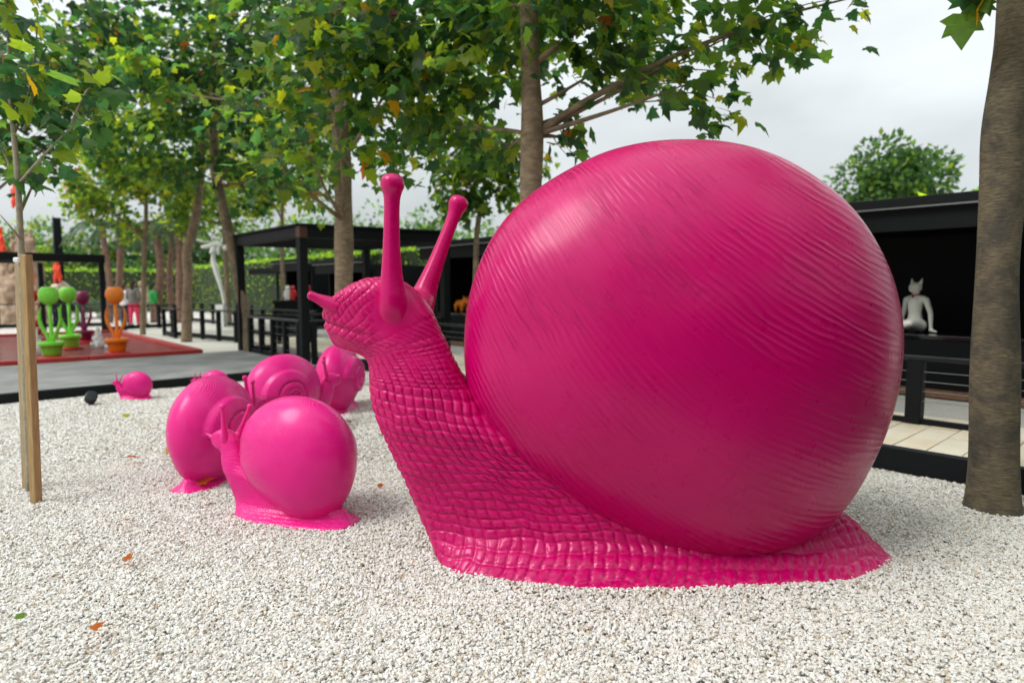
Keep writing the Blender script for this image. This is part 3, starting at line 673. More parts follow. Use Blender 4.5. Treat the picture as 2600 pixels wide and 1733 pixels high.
def plane_tree(name, label, trunk, radii, crown_c, crown_r, n_clusters, per, leaf, prob, extra=(), bark='bark', singles=0, sig=.42, group='plane trees over the gravel', limb_r=.032, sides=16, min_z=None):
    trunk = [Vector(p) for p in trunk]; base = Vector((trunk[0].x, trunk[0].y, 0))
    t = thing(name, base, label, 'tree', group)
    P = catmull([(p.x, p.y, p.z, r) for p, r in zip(trunk, radii)], 10 * len(trunk))
    for i in range(len(P)): P[i, :2] += 0.10 * P[i, 3] * vnoise(np.array([[P[i, 2] * 1.5, base.x, base.y]]), 3)
    MB().tube([Vector(p[:3]) for p in P], [p[3] * (1 + .05 * math.sin(p[2] * 5 + base.x)) for p in P], sides).build('trunk', M[bark], t)
    C = []
    cc, cr_ = np.array(crown_c), np.array(crown_r)
    while len(C) < n_clusters:
        q = RNG.normal(size=3); q = q / np.linalg.norm(q) * RNG.random() ** (1 / 2.2)
        if min_z is not None and cc[2] + q[2] * cr_[2] < min_z: continue
        C.append((cc + q * cr_, sig * (0.75 + .5 * RNG.random()), per))
    for e in extra: C.append((np.array(e[0]), e[1], int(e[2] * (1.45 if e[2] > 25 else 1.2))))
    pos = []; twig = MB()
    zs = P[:, 2]
    for k, (c, r, n) in enumerate(C):
        pp = c + RNG.normal(size=(n, 3)) * r * np.array([.62, .62, .5]); pos.append(pp)
        if (k % 5 and k < n_clusters) or (k >= n_clusters and k % 2): continue
        horiz = math.hypot(c[0] - P[-1, 0], c[1] - P[-1, 1]); za = min(max(c[2] - random.uniform(.1, .7) * horiz - .15, cc[2] - cr_[2] * 1.15 if min_z is None else min_z - .6), zs[-1] - .02)
        j = int(np.argmin(np.abs(zs - za))); a = Vector(P[j, :3]); path = limb_path(a, c)
        rr = min(limb_r * (0.7 + .5 * random.random()), P[j, 3] * .6); MB().tube(path, [max(rr * (1 - .8 * q / 6), .005) for q in range(7)], 7).build('limb', M[bark], t)
        for q in range(min(5, n // 6)):
            w = limb_path(path[random.randint(3, 6)], pp[q], .1, 4); twig.tube(w, [.008, .006, .005, .003], 4, cap=False)
    pos = np.concatenate(pos); n = len(pos); ax = np.array([P[-1, 0], P[-1, 1], 0]) + pos * np.array([0, 0, 1])
    D, Nn = leaf_dirs(pos, ax, n); size = leaf * (0.6 + .65 * RNG.random(n)); off = np.array(base)
    if singles:
        # the leaves that show largest: nearest to the viewer and inside the picture
        d = pos[:, 1]; px = CX + F_PX * pos[:, 0] / d; py = HORIZON - F_PX * (pos[:, 2] - CAM_H) / d
        vis = (px > 0) & (px < 2600) & (py > 0) & (py < 700); o = np.argsort(np.where(vis, d / size, 1e9))[:singles]
        m_ = np.ones(n, bool); m_[o] = False
    else: m_ = np.ones(n, bool)
    cm = leaf_mesh('crown', pos[m_] - off, D[m_], Nn[m_], size[m_], tints(int(m_.sum()), prob)); cm.materials.append(M['leaf'])
    cr = link('crown', cm, None, t); cr['kind'] = 'stuff'
    if twig.v: twig.build('twigs', M[bark], cr)['kind'] = 'stuff'
    if singles: leaf_objects(cr, pos[~m_], D[~m_], Nn[~m_], size[~m_], prob)
    return t
def col_at(pts, Y): return [at(a, b, Y) for a, b in pts]

# the tree right behind the giant snail
Y = 6.0; b0 = at(1348, 1118, Y); b0.z = 0
plane_tree('plane_tree', 'tall plane tree rising just behind the giant pink shell, its limbs spreading over it', [b0] + col_at([(1348, 760), (1346, 520), (1352, 300), (1347, 130)], Y) + [at(1338, -200, Y), at(1330, -480, Y)],
           [.135, .115, .105, .10, .085, .06, .03], (0.0, 6.1, 5.0), (2.9, 2.3, 2.05), 50, 128, .142, P_MID, singles=300, min_z=3.45, sig=.36,
           extra=[(at(1740, 215, 5.7), .26, 40), (at(1830, 290, 5.6), .18, 18), (at(1560, 150, 6), .38, 75), (at(1700, 90, 6), .42, 85), (at(1900, 70, 5.8), .42, 90), (at(2030, 90, 5.8), .25, 34), (at(2180, -10, 5.8), .16, 9), (at(1450, 300, 6.1), .16, 20), (at(1430, 350, 6.1), .12, 12),
                  (at(1180, 230, 6.4), .42, 90), (at(1090, 330, 6.5), .36, 70), (at(1230, 90, 5.9), .40, 85), (at(1480, 60, 6.0), .40, 85), (at(1800, 330, 5.7), .10, 8), (at(1280, 400, 6.6), .25, 34), (at(1050, 200, 6.3), .40, 85)])
Y = 9.4; b0 = at(872, 978, Y); b0.z = 0
plane_tree('plane_tree', 'plane tree with pale mottled trunk standing behind the giant snail head', [b0] + col_at([(873, 800), (872, 560), (866, 330), (864, 250)], Y) + [at(860, 20, Y), at(870, -300, Y)],
           [.15, .138, .132, .126, .118, .08, .03], (-2.6, 8.8, 5.6), (3.3, 2.5, 2.4), 46, 110, .148, P_MID, singles=120, min_z=3.0, sig=.36,
           extra=[(at(800, 90, 6.0), .32, 70), (at(880, 180, 6.2), .36, 80), (at(760, 250, 6.6), .30, 50), (at(960, 330, 6.8), .40, 70), (at(700, 400, 7.2), .35, 60), (at(1000, 420, 7.4), .30, 45), (at(770, 480, 7.8), .24, 30), (at(960, 150, 6.3), .4, 90), (at(1050, 60, 6.2), .4, 90), (at(700, 120, 6.6), .4, 85)])
Y = 14.2; b0 = at(632, 895, Y); b0.z = 0
plane_tree('plane_tree', 'plane tree with leaning pale trunk passing behind the left pergola post', [b0] + col_at([(618, 780), (590, 640), (566, 520), (548, 430), (541, 300), (543, 160)], Y) + [at(545, 0, Y)],
           [.125, .12, .115, .11, .105, .09, .06, .03], (-6.6, 14.0, 6.7), (3.5, 2.6, 2.6), 54, 98, .165, P_DARK, sig=.45, sides=12,
           extra=[(at(480, 300, 13), .5, 80), (at(560, 420, 13.6), .45, 60), (at(640, 350, 13.6), .5, 80), (at(420, 180, 12.8), .5, 90), (at(300, 120, 12.6), .5, 90), (at(560, 90, 12.6), .5, 90), (at(660, 470, 13.8), .42, 60), (at(720, 430, 13.8), .42, 60), (at(800, 470, 13.8), .4, 50), (at(620, 520, 14), .3, 34), (at(460, 430, 13), .4, 60)])
Y = 17.3; b0 = at(475, 866, Y); b0.z = 0
plane_tree('plane_tree', 'plane tree with s-bent trunk beside the far black railing', [b0] + col_at([(475, 790), (478, 700), (474, 640), (492, 570), (505, 500), (512, 400)], Y) + [at(515, 250, Y)],
           [.15, .125, .12, .125, .115, .10, .08, .03], (-8.6, 17.2, 5.9), (3.0, 2.4, 2.2), 42, 95, .175, P_MID, sig=.42, sides=12)
Y = 20.0; b0 = at(363, 848, Y); b0.z = 0
plane_tree('plane_tree', 'slim plane tree with bright yellow-green crown behind the red pool', [b0] + col_at([(364, 760), (366, 660), (369, 600), (372, 500)], Y) + [at(372, 400, Y)],
           [.085, .075, .07, .065, .05, .02], (-11.7, 20, 4.9), (2.4, 2.0, 1.75), 42, 100, .17, P_LIGHT, sig=.42, sides=10)
Y = 25.0; b0 = at(582, 826, Y); b0.z = 0
plane_tree('plane_tree', 'thin plane tree beside the white pole sculpture', [b0] + col_at([(578, 740), (572, 650), (570, 600), (568, 520)], Y) + [at(568, 450, Y)],
           [.12, .11, .10, .09, .06, .02], (-11.4, 25, 5.4), (2.6, 2.0, 1.7), 32, 90, .19, P_LIGHT, sig=.5, sides=10)
Y = 22.0; b0 = at(724, 838, Y); b0.z = 0
plane_tree('plane_tree', 'thin plane tree seen through the middle of the black pergola', [b0] + col_at([(720, 740), (716, 640), (717, 540), (718, 480)], Y) + [at(718, 380, Y)],
           [.085, .075, .07, .06, .05, .02], (-8.0, 22, 5.9), (2.3, 2.0, 1.9), 32, 90, .18, P_LIGHT, sig=.5, sides=10)
Y = 12.0; b0 = at(1206, 925, Y); b0.z = 0
plane_tree('plane_tree', 'thin young plane tree between the big eye stalks and the giant shell', [b0] + col_at([(1208, 740), (1210, 600), (1222, 520), (1230, 460)], Y) + [at(1228, 330, Y)],
           [.062, .055, .05, .045, .035, .012], (-.55, 12, 4.0), (1.05, 1.0, 1.25), 22, 75, .16, P_MID, sig=.34, sides=10, limb_r=.018,
           extra=[(at(1140, 500, 12), .3, 36), (at(1290, 490, 12), .28, 34), (at(1180, 440, 12), .3, 40)])
Y = 11.5; b0 = at(-90, 940, Y); b0.z = 0
plane_tree('plane_tree', 'dark leafy plane tree at the left edge, only its crown in view', [b0, at(-92, 600, Y), at(-95, 300, Y), at(-95, -60, Y)],
           [.13, .11, .10, .04], (-9.6, 11.4, 5.3), (3.1, 2.4, 2.2), 42, 92, .17, P_DARK, sig=.42, sides=10,
           extra=[(at(150, 330, 10.8), .35, 45), (at(90, 400, 10.8), .3, 30), (at(200, 200, 10.6), .45, 80), (at(80, 240, 10.4), .45, 80)])
# big trunk at the right edge
Y = 4.08; b0 = at(2518, 1312, Y); b0.z = -.01
plane_tree('plane_tree', 'thick brown tree trunk in the foreground at the right edge', [b0] + col_at([(2519, 1270), (2522, 1180), (2526, 950), (2531, 700), (2544, 480), (2548, 330), (2566, 200), (2582, 60)], Y) + [at(2586, -150, Y), at(2570, -500, Y)],
           [.178, .158, .147, .129, .120, .115, .113, .114, .108, .09, .05], (3.4, 4.3, 5.3), (2.0, 1.6, 1.3), 22, 70, .17, P_MID, bark='bark_near', sig=.4, sides=28, min_z=4.2,
           extra=[(at(2500, 12, 3.95), .06, 7), (at(2480, -40, 3.9), .14, 14)])

# staked sapling on the left, its leaves large enough to count
Y = 4.45; b0 = at(80, 1252, Y); b0.z = 0
sp = thing('sapling', b0, 'staked young plane sapling at the left edge with thin grey stem and large leaves', 'sapling')
stem = [b0] + col_at([(68, 1000), (61, 800), (52, 600), (44, 440), (33, 320), (27, 200), (20, 60), (10, -90)], Y)
SPp = catmull([(p.x, p.y, p.z) for p in stem], 50); MB().tube([Vector(p) for p in SPp], list(np.linspace(.027, .009, 50)), 10).build('stem', M['bark_thin'], sp)
cl = []
for br in ([(46, 468), (110, 395), (175, 330), (225, 285)], [(50, 545), (95, 440), (112, 380)], [(44, 470), (15, 400), (-10, 330)], [(54, 610), (30, 580), (0, 545)], [(36, 340), (70, 250), (90, 130), (95, 30)], [(30, 280), (12, 200), (5, 120)], [(60, 330), (80, 270), (85, 180)], [(95, 440), (95, 480), (88, 500)], [(175, 330), (210, 250), (225, 225)]):
    y_ = Y + random.uniform(-.25, .25); q = [at(*br[0], Y)] + [at(a, b, y_) for a, b in br[1:]]; Q = catmull([(p.x, p.y, p.z) for p in q], 14)
    MB().tube([Vector(p) for p in Q], list(np.linspace(.010, .003, 14)), 6).build('branch', M['bark_thin'], sp); cl += [Q[k] for k in (4, 5, 6, 7, 8, 8, 9, 10, 10, 11, 12, 12, 13, 13)]
cl += [np.array(p) for p in SPp[33:]] * 4
cl = np.array(cl); cl = cl[cl[:, 2] > 2.15]; pos = cl + RNG.normal(size=cl.shape) * np.array([.07, .09, .06]); D, Nn = leaf_dirs(pos.copy(), np.array([b0.x, b0.y, 0]) + pos * np.array([0, 0, 1]), len(pos), .45)
cr = thing('crown', (0, 0, 0), None, None); cr.parent = sp
leaf_objects(cr, pos, D, Nn, .145 * (.55 + .6 * RNG.random(len(pos))), P_AUTUMN)

def bushy(name, label, c, r, n, leaf, prob, group, trunk_h=None, cl=26, cat='tree', bright=1.0):
    base = Vector((c[0], c[1], 0)); t = thing(name, base, label, cat, group)
    if trunk_h: MB().tube([base, base + Vector((.1, 0, trunk_h * .5)), Vector(c)], [.22, .18, .06], 8).build('trunk', M['bark'], t)
    C = RNG.normal(size=(cl, 3)); C /= np.linalg.norm(C, axis=1, keepdims=True); C *= (RNG.random((cl, 1)) ** .4) * .82; C[:, 2] = np.where(C[:, 2] < -.8, -.8, C[:, 2])
    k = RNG.integers(0, cl, n); q = RNG.normal(size=(n, 3)); q /= np.linalg.norm(q, axis=1, keepdims=True)
    pos = C[k] + q * (.30 + .1 * RNG.random((n, 1))); pos = pos * np.array(r) + np.array(c); pos[:, 2] = np.maximum(pos[:, 2], .05)
    D = q + RNG.normal(size=(n, 3)) * .6; Nn = q + RNG.normal(size=(n, 3)) * .5 + np.array([0, 0, .5])
    m_ = leaf_mesh('crown', pos - np.array(base), D, Nn, leaf * (.6 + .8 * RNG.random(n)), tints(n, prob) * bright, True); m_.materials.append(M['leaf'])
    o = link('crown' if trunk_h else 'foliage', m_, None, t); o['kind'] = 'stuff'; return t
P_OLIVE = np.array([.20, .40, .30, .10, 0, 0, 0, 0])
Yt = 21.0; p = at(2258, 470, Yt)
bushy('round_tree', 'round bushy green tree above the black pavilion roof at the right', (p.x, Yt, 4.6), (1.75, 1.7, 1.75), 5600, .20, P_OLIVE, None, 3.2, 44, bright=.8)
p = at(2440, 520, 26)
bushy('round_tree', 'yellowish tree peeking over the pavilion roof beside the right trunk', (p.x, 26, 4.0), (1.7, 1.5, 1.25), 1800, .2, P_LIGHT, None, 3.0, 18, bright=1.5)
p = at(2610, 500, 24)
bushy('round_tree', 'dark green tree at the far right edge behind the right trunk', (p.x, 24, 4.0), (1.0, 1.2, 1.5), 1200, .2, P_OLIVE, None, 3.0, 14)
for q, Yb, w, h, lab in ((600, 52, 3.6, 3.4, 'hazy green tree behind the hedge, left of the pergola'), (742, 50, 3.4, 3.9, 'olive green tree above the near corner of the pergola'), (850, 54, 3.6, 4.1, 'olive tree hidden partly by the pale mottled trunk'),
                         (962, 52, 3.3, 4.2, 'olive tree behind the left big eye stalk'), (1065, 50, 3.0, 4.0, 'olive tree framed between the two big eye stalks'), (1160, 48, 3.0, 3.6, 'olive tree to the right of the leaning eye stalk'), (1262, 46, 2.9, 3.3, 'olive tree half hidden by the giant shell')):
    p = at(q, 640, Yb); bushy('hedgerow_tree', lab, (p.x, Yb, h * 1.02), (w, 2.0, h * .98), 2400, .36, P_OLIVE, 'trees behind the hedge', 3.0, 30, bright=1.15)
for q, Yb, w, h, lab in ((60, 50, 4.2, 3.4, 'dense green tree behind the tan stump'), (190, 46, 3.4, 3.6, 'pale green tree beside the leaning black post'), (310, 48, 3.8, 3.2, 'dark tree behind the purple tulip and black frame'), (430, 47, 3.6, 3.4, 'dark green tree behind the reddish palm trunks'), (520, 49, 3.2, 3.4, 'dark tree behind the white pole sculpture')):
    p = at(q, 640, Yb); bushy('hedgerow_tree', lab, (p.x, Yb, h), (w, 2.0, h), 2200, .36, P_DARK if q > 250 else P_MID, 'trees behind the left hedge', 3.0, 28)

def hedge(label, a, b, h, d, per_m, leaf):
    a, b = Vector(a), Vector(b); X = (b - a).normalized(); Yv = Vector((0, 0, 1)).cross(X); L = (b - a).length
    t = thing('hedge', (a + b) / 2, label, 'hedge')
    MB().box((a + b) / 2 + Vector((0, 0, h / 2 - .05)), (L, d * .8, h - .1), (X, Yv, Vector((0, 0, 1)))).build('inner_branches', mat('hedge_inner', (.02, .035, .012), .95, .4, 3), t)
    n = int(L * per_m); u = RNG.random(n) * L; top = RNG.random(n) < .28
    z = np.where(top, h, RNG.random(n) * h); v = np.where(top, (RNG.random(n) - .5) * d, np.where(RNG.random(n) < .85, -d / 2, d / 2) * 1.0)
    bump_ = vnoise(np.stack([u * 1.6, z * 1.6, v], 1), 6) * .11
    v = v + np.where(top, 0, np.sign(v) * bump_) + RNG.normal(size=n) * .05; z = z + np.where(top, bump_, 0) + RNG.normal(size=n) * .04
    pos = np.array(a)[None] + u[:, None] * np.array(X) + v[:, None] * np.array(Yv); pos[:, 2] = np.maximum(z, .03)
    nn = np.where(top[:, None], np.array([0, 0, 1.]), np.sign(v)[:, None] * np.array(Yv)); D = RNG.normal(size=(n, 3)) * .6 + np.array([0, 0, -.5]); Nn = nn + RNG.normal(size=(n, 3)) * .45
    m_ = leaf_mesh('foliage', pos - np.array(t.location), D, Nn, leaf * (.6 + .8 * RNG.random(n)), tints(n, np.array([.05, .15, .38, .34, .08, 0, 0, 0])) * 1.7, True); m_.materials.append(M['leaf'])
    link('foliage', m_, None, t)['kind'] = 'stuff'
hA = Vector((-11.3, 29.7, 0)) + U1 * 14 + U2 * 1.0; hB = Vector((-11.3, 29.7, 0)) - U1 * 31 + U2 * 1.0
hedge('long clipped green hedge running behind the pergola and black booths', hB, hA, 2.85, 1.1, 620, .13)
hedge('far clipped hedge closing the garden behind the reddish palm trunks', at(520, 690, 41).xy.to_3d(), at(-120, 690, 38).xy.to_3d(), 2.6, 1.2, 420, .16)

def frond(mb, o, az, L, lift, w):
    d = Vector((math.cos(az), math.sin(az), 0)); side = Vector((-d.y, d.x, 0)); pts = []
    for i in range(11):
        q = i / 10; pts.append(o + d * (L * q * (1 - .18 * q)) + Vector((0, 0, lift * q - (lift + L * .62) * q * q)))
    mb.tube(pts, [.025 * (1 - .8 * i / 10) for i in range(11)], 4, cap=False)
    for i in range(1, 11):
        for k in range(2):
            p = pts[i - 1].lerp(pts[i], k / 2)
            for s in (-1, 1):
                tip = p + side * (s * w * (1 - .5 * i / 10)) + d * .12 + Vector((0, 0, -w * .55)); mb._add([p - d * .03, p + d * .03, tip], [(0, 1, 2)], False)
M['frond'] = mat('palm_frond', (.05, .10, .03), .55, .35, 3)
for k, (q, Yp, lean, r, lab) in enumerate(((277, 27, .1, .12, 'pale palm trunk right behind the black frame corner'), (308, 29, -.1, .15, 'reddish palm trunk behind the orange tulip'), (404, 27.5, -.15, .16, 'reddish palm trunk to the right of the green-shirted visitor'), (440, 29, .12, .14, 'wavy reddish palm trunk between two others'), (460, 27, .05, .14, 'reddish palm trunk half hidden by the s-bent plane tree'))):
    b0 = at(q, 790, Yp); b0.z = 0; t = thing('palm_tree', b0, lab, 'palm tree', 'palm trees by the left hedge'); hgt = 4.3
    pts = [b0 + Vector((lean * math.sin(z * 1.1 + k), 0, z)) for z in np.linspace(0, hgt, 26)]
    MB().tube(pts, [r * (1.1 - .25 * i / 25) * (1.12 if i % 2 else .9) for i in range(26)], 10).build('trunk', M['palm_bark'], t)
    fm = MB()
    for j in range(15): frond(fm, pts[-1], j * 2.4 + k, random.uniform(1.5, 2.1), random.uniform(.1, 1.0), .34)
    fm.build('crown', M['frond'], t)['kind'] = 'stuff'
for k, (q, Yp, hz, lab) in enumerate(((188, 30, .5, 'low arching palm clump behind the green tulips'), (232, 32, .4, 'low arching palm clump left of the black frame corner post'), (20, 33, .5, 'low arching palm clump beside the tan stump'))):
    b0 = at(q, 800, Yp); b0.z = 0; t = thing('palm_clump', b0, lab, 'palm', 'low palms by the left hedge'); fm = MB()
    for j in range(24): frond(fm, b0 + Vector((0, 0, hz)), j * 2.4, random.uniform(1.4, 2.2), random.uniform(1.6, 3.0), .3)
    fm.build('fronds', M['frond'], t)['kind'] = 'stuff'

# fallen leaves on the gravel
FL = [(315, 1059, .10, 4, 'tan fallen leaf farthest back on the gravel below the tiny snail'), (369, 1079, .13, 5, 'orange fallen leaf on the gravel left of the round pink shell'), (421, 1149, .10, 5, 'small yellow fallen leaf just left of the pink snail seen from behind'),
      (348, 1163, .14, 6, 'reddish fallen leaf in the open middle of the left gravel'), (328, 1319, .08, 6, 'small red fallen leaf right of the wooden stakes'), (323, 1424, .08, 6, 'orange fallen leaf on the gravel low at the left'), (48, 1573, .065, 2, 'green fallen leaf at the lower left corner'),
      (235, 1601, .07, 6, 'thin curled brown fallen leaf near the lower left corner'), (503, 1229, .14, 6, 'large orange and brown fallen leaf against a pink snail tail'), (527, 1266, .09, 6, 'brown fallen leaf between the two nearest small snails'),
      (892, 1072, .08, 7, 'dark fallen leaf below the farthest small snail'), (910, 1155, .09, 7, 'dark brown fallen leaf beside the small shell and the giant neck'), (960, 1236, .06, 6, 'tiny rust fallen leaf beside the giant snail chest')]
for px, py, s, k, lab in FL:
    p = gnd(px, py, .03); n_ = Vector((random.uniform(-.5, .5), random.uniform(-.9, .1), 1)); a = random.uniform(0, 6.28)
    me = leaf_mesh('fallen_leaf', np.zeros((1, 3)), np.array([[math.cos(a), math.sin(a), .25]]), np.array([tuple(n_)]), np.array([s * .8]), GREENS[k:k + 1] * (1.3 if k == 7 else .85)); me.materials.append(M['leaf'])
    o = link('fallen_leaf', me, None, None, p + Vector((0, 0, s * .12))); set_tags(o, lab, 'leaf', 'fallen leaves on the gravel')

# added out of view behind the viewer: hedge and trees to darken the shell reflections
hedge('added clipped hedge behind the viewer, unseen, for dark shell reflections', st(14.3, -15), st(14.3, 5), 2.7, 1.0, 260, .16)
for k, (a, b, lab) in enumerate(((13.0, -9.2, 'added plane tree behind the viewer, unseen, left one'), (13.1, -4.2, 'added plane tree behind the viewer, unseen, middle one'), (13.0, .9, 'added plane tree behind the viewer, unseen, right one'))):
    q = st(a, b); plane_tree('plane_tree', lab, [q, q + Vector((.05, 0, 1.5)), q + Vector((0, .05, 3)), q + Vector((0, 0, 4.6)), q + Vector((0, 0, 6))], [.15, .125, .11, .09, .03], (q.x, q.y, 4.9), (2.5, 2.5, 2.0), 30, 75, .24, P_DARK, sig=.5, sides=10, min_z=2.9)
# ================================================================== TIMBER STRUCTURES
UP = Vector((0, 0, 1))
# wooden stakes and tie of the sapling
def stake(label, foot, top, w, m_):
    a = gnd(*foot); a.z = -.02; b = at(*top, a.y); d = (b - a).normalized()
    t = thing('wooden_stake', (a.x, a.y, 0), label, 'stake', 'stakes of the sapling')
    MB().bar(a, b, w, w, up=(.25, 1, 0), bev=.004).build('post', m_, t); return t
stake('front square pine stake of the sapling at the left edge', (92, 1272), (66, 646), .052, M['stake'])
stake('rear weathered pine stake of the sapling, behind the front one', (70, 1232), (51, 668), .05, M['stake_grey'])
q = at(46, 660, 4.42); MB_ = MB().box(q, (.045, .05, .035), None, .008); o = MB_.build('tree_tie', M['white_plastic']); set_tags(o, 'small white plastic tie on top of the rear wooden stake', 'tie')

# black pergola
def beam(p, q, z, w, h, name, t, m_='black_wood', ext=0.0):
    d = (Vector(q) - Vector(p)); d.z = 0; d.normalize(); p = Vector((p[0], p[1], z)) - d * ext; q = Vector((q[0], q[1], z)) + d * ext
    return MB().bar(p, q, w, h, bev=.008).build(name, M[m_], t)
PM, PL, PR = gnd(775, 929), gnd(617, 896), at(1130, 720, 13.25); PR.z = 0
PB = PL + (PR - PM)
pg = thing('pergola', (PM + PB) / 2, 'open black timber pergola with flat roof behind the small snails', 'pergola')
HP = 2.6
for p in (PM, PL, PR, PB): MB().bar(p, p + Vector((0, 0, HP - .22)), .16, .16, up=U1, bev=.01).build('post', M['black_wood'], pg)
for a, b in ((PM, PL), (PM, PR), (PL, PB), (PR, PB)):
    beam(a, b, HP - .11, .15, .20, 'beam', pg, ext=-.085)
    beam(a, b, HP + .02, .24, .045, 'fascia_cap', pg, ext=.05)
for k in range(1, 8):
    f_ = k / 8; beam(PM.lerp(PL, f_), PR.lerp(PB, f_), HP - .11, .05, .13, 'joist', pg, ext=-.09)
for p in (PM, PL, PR, PB): MB().bar(p + Vector((0, 0, HP - .215)), p + Vector((0, 0, HP - .005)), .168, .168, up=U1, bev=.01).build('beam_end', M['end_grain'] if p in (PM, PR) else M['black_wood'], pg)
# second black frame by the pool
QA = gnd(266, 842)
fr = thing('pergola', QA, 'low black timber frame standing behind the red pool at the left', 'pergola')
for k, p in enumerate((QA, QA + U1 * 1.0 - U2 * 1.55, QA - U2 * 6.2, QA - U2 * 11)): MB().bar(p, p + Vector((0, 0, 2.30)), .16 if k != 1 else .14, .16, up=U1, bev=.01).build('post', M['black_wood'], fr)
MB().bar(QA + U2 * .1 + Vector((0, 0, 2.44)), QA - U2 * 12 + Vector((0, 0, 2.44)), .26, .27, bev=.01).build('beam', M['black_wood'], fr)
MB().bar(QA - U2 * 2 + U1 * 3.4 + Vector((0, 0, 2.44)), QA - U2 * 12 + U1 * 3.4 + Vector((0, 0, 2.44)), .22, .2, bev=.01).build('beam', M['black_wood'], fr)

# railings: posts, bottom board, top rail, thin cables
def railing(label, a, b, h, n, z=0.0, base=True, cables=4, rw=.09, pw=.10, post0=True):
    a, b = Vector(a), Vector(b); a.z = b.z = 0; d = (b - a).normalized()
    t = thing('railing', (a + b) / 2, label, 'railing', 'black railings')
    for k in range(n):
        if k == 0 and not post0: continue
        p = a.lerp(b, k / (n - 1)); MB().bar(p + UP * z, p + UP * (z + h - .045), pw, pw, up=d, bev=.005).build('post', M['black_wood'], t)
    MB().bar(a - d * .06 + UP * (z + h - .02), b + d * .06 + UP * (z + h - .02), rw, .045, bev=.006).build('top_rail', M['black_metal'], t)
    if base: MB().bar(a + d * .055 + UP * (z + .09), b - d * .055 + UP * (z + .09), .05, .13, bev=.005).build('bottom_board', M['black_wood'], t)
    for k in range(cables):
        zz = z + .17 + (h - .27) * (k + .5) / cables; MB().tube([a + UP * zz, b + UP * zz], .0035, 5).build('cable', M['steel'], t)
    return t
railing('black railing between the left and middle pergola posts', PL.lerp(PM, .16), PL.lerp(PM, .93), .86, 5)
railing('black railing on the right side of the pergola, behind the giant snail neck', PM.lerp(PR, .06), PM.lerp(PR, .95), .86, 5)
railing('black railing at the back left of the pergola', PL.lerp(PB, .05), PL.lerp(PB, .95), .86, 5)
railing('black railing from the leaning trunk to the s-bent trunk', gnd(601, 869), gnd(440, 853), .86, 5)
railing('short black railing return left of the s-bent trunk', gnd(418, 851), gnd(446, 858), .86, 2, cables=3)
railing('black railing behind the orange tulip, next to the frame corner', gnd(270, 841), gnd(445, 830), .86, 5)
railing('far black railing in front of the white pole sculpture', gnd(488, 815), gnd(640, 834), .86, 6)
railing('far black railing receding behind the pergola', gnd(640, 848), gnd(800, 866), .84, 6)
railing('black railing behind the tulips along the tan stump', gnd(-60, 836), gnd(262, 829), .9, 7, cables=2)
railing('long terrace railing with steel cables in front of the black booths', st(.4, 1.24), st(11.6, 1.24), .64, 8, .178, base=False, cables=4, rw=.10, pw=.13)
o = MB().bar(st(7.35, 1.24, .20), st(9.0, 1.24, .20), .07, .05).build('ground_sill', M['black_wood']); set_tags(o, 'black sill beam lying on the terrace beside the right trunk', 'beam')
railing('black rail post at the far right edge of the gravel bed', st(9.52, .13), st(9.52, 1.1), .98, 2, cables=0, base=False, pw=.12)

# the row of black booths along the hedge
TB = 4.12
def booth(label, s0, s1, depth=2.0, h=2.62, counter=True, left=True, right=True, t0=TB, fascia=.30):
    t = thing('booth', st((s0 + s1) / 2, t0 + depth / 2, 0), label, 'booth', 'black display booths')
    ax = (S_, U2, UP); L = s1 - s0; mid = (s0 + s1) / 2
    MB().box(st(mid, t0 + depth - .04, (h - .33) / 2 + .05), (L - .2, .08, h - .43), ax).build('back_wall', M['black_paint'], t)
    for f_, s in ((left, s0 + .05), (right, s1 - .05)):
        if f_: MB().box(st(s, t0 + depth / 2 + .06, (h - .34) / 2), (.10, depth - .1, h - .35), ax).build('side_wall', M['black_paint'], t)
    MB().box(st(mid, t0 + depth / 2, h - .26), (L, depth, .16), ax).build('roof', M['black_paint'], t)
    MB().box(st(mid, t0 - .26, h - fascia / 2 - .12), (L + .3, .05, fascia), ax, .006).build('fascia', M['black_wood'], t)
    MB().box(st(mid, t0 - .30, h - .055), (L + .42, .10, .13), ax, .006).build('fascia_cap', M['black_wood'], t)
    MB().box(st(mid, t0 - .352, h - .124), (L + .42, .012, .018), ax).build('drip_edge', M['steel'], t)
    if counter:
        MB().box(st(mid, t0 + depth / 2 - .1, .80), (L - .22, depth - .3, .06), ax, .006).build('counter_top', M['black_gloss'], t)
        MB().box(st(mid, t0 + .05, .40), (L - .22, .04, .73), ax).build('counter_front', M['black_paint'], t)
    return t
bo = booth('long black booth at the right showing white cat-headed figures', 3.2, 9.35)
booth('black booth with an orange figure just left of the giant shell', -3.6, 2.7)
booth('smaller black booth behind the near eye stalk', -9.6, -6.6, t0=TB - .1, h=2.35)
booth('small black booth behind the middle pergola post', -13.6, -11.3, t0=TB + .1, h=2.5)
o = thing('roof_slab', st(-15.2, TB + .5, 2.1), 'thin floating black roof slab in front of the hedge', 'roof')
MB().bar(st(-16.6, TB + .5, 2.14), st(-13.7, TB + .5, 2.14), 1.2, .22).build('slab', M['black_paint'], o)
for s in (-16.2, -14.2): MB().bar(st(s, TB + .95, 0), st(s, TB + .95, 2.03), .08, .08).build('post', M['black_wood'], o)

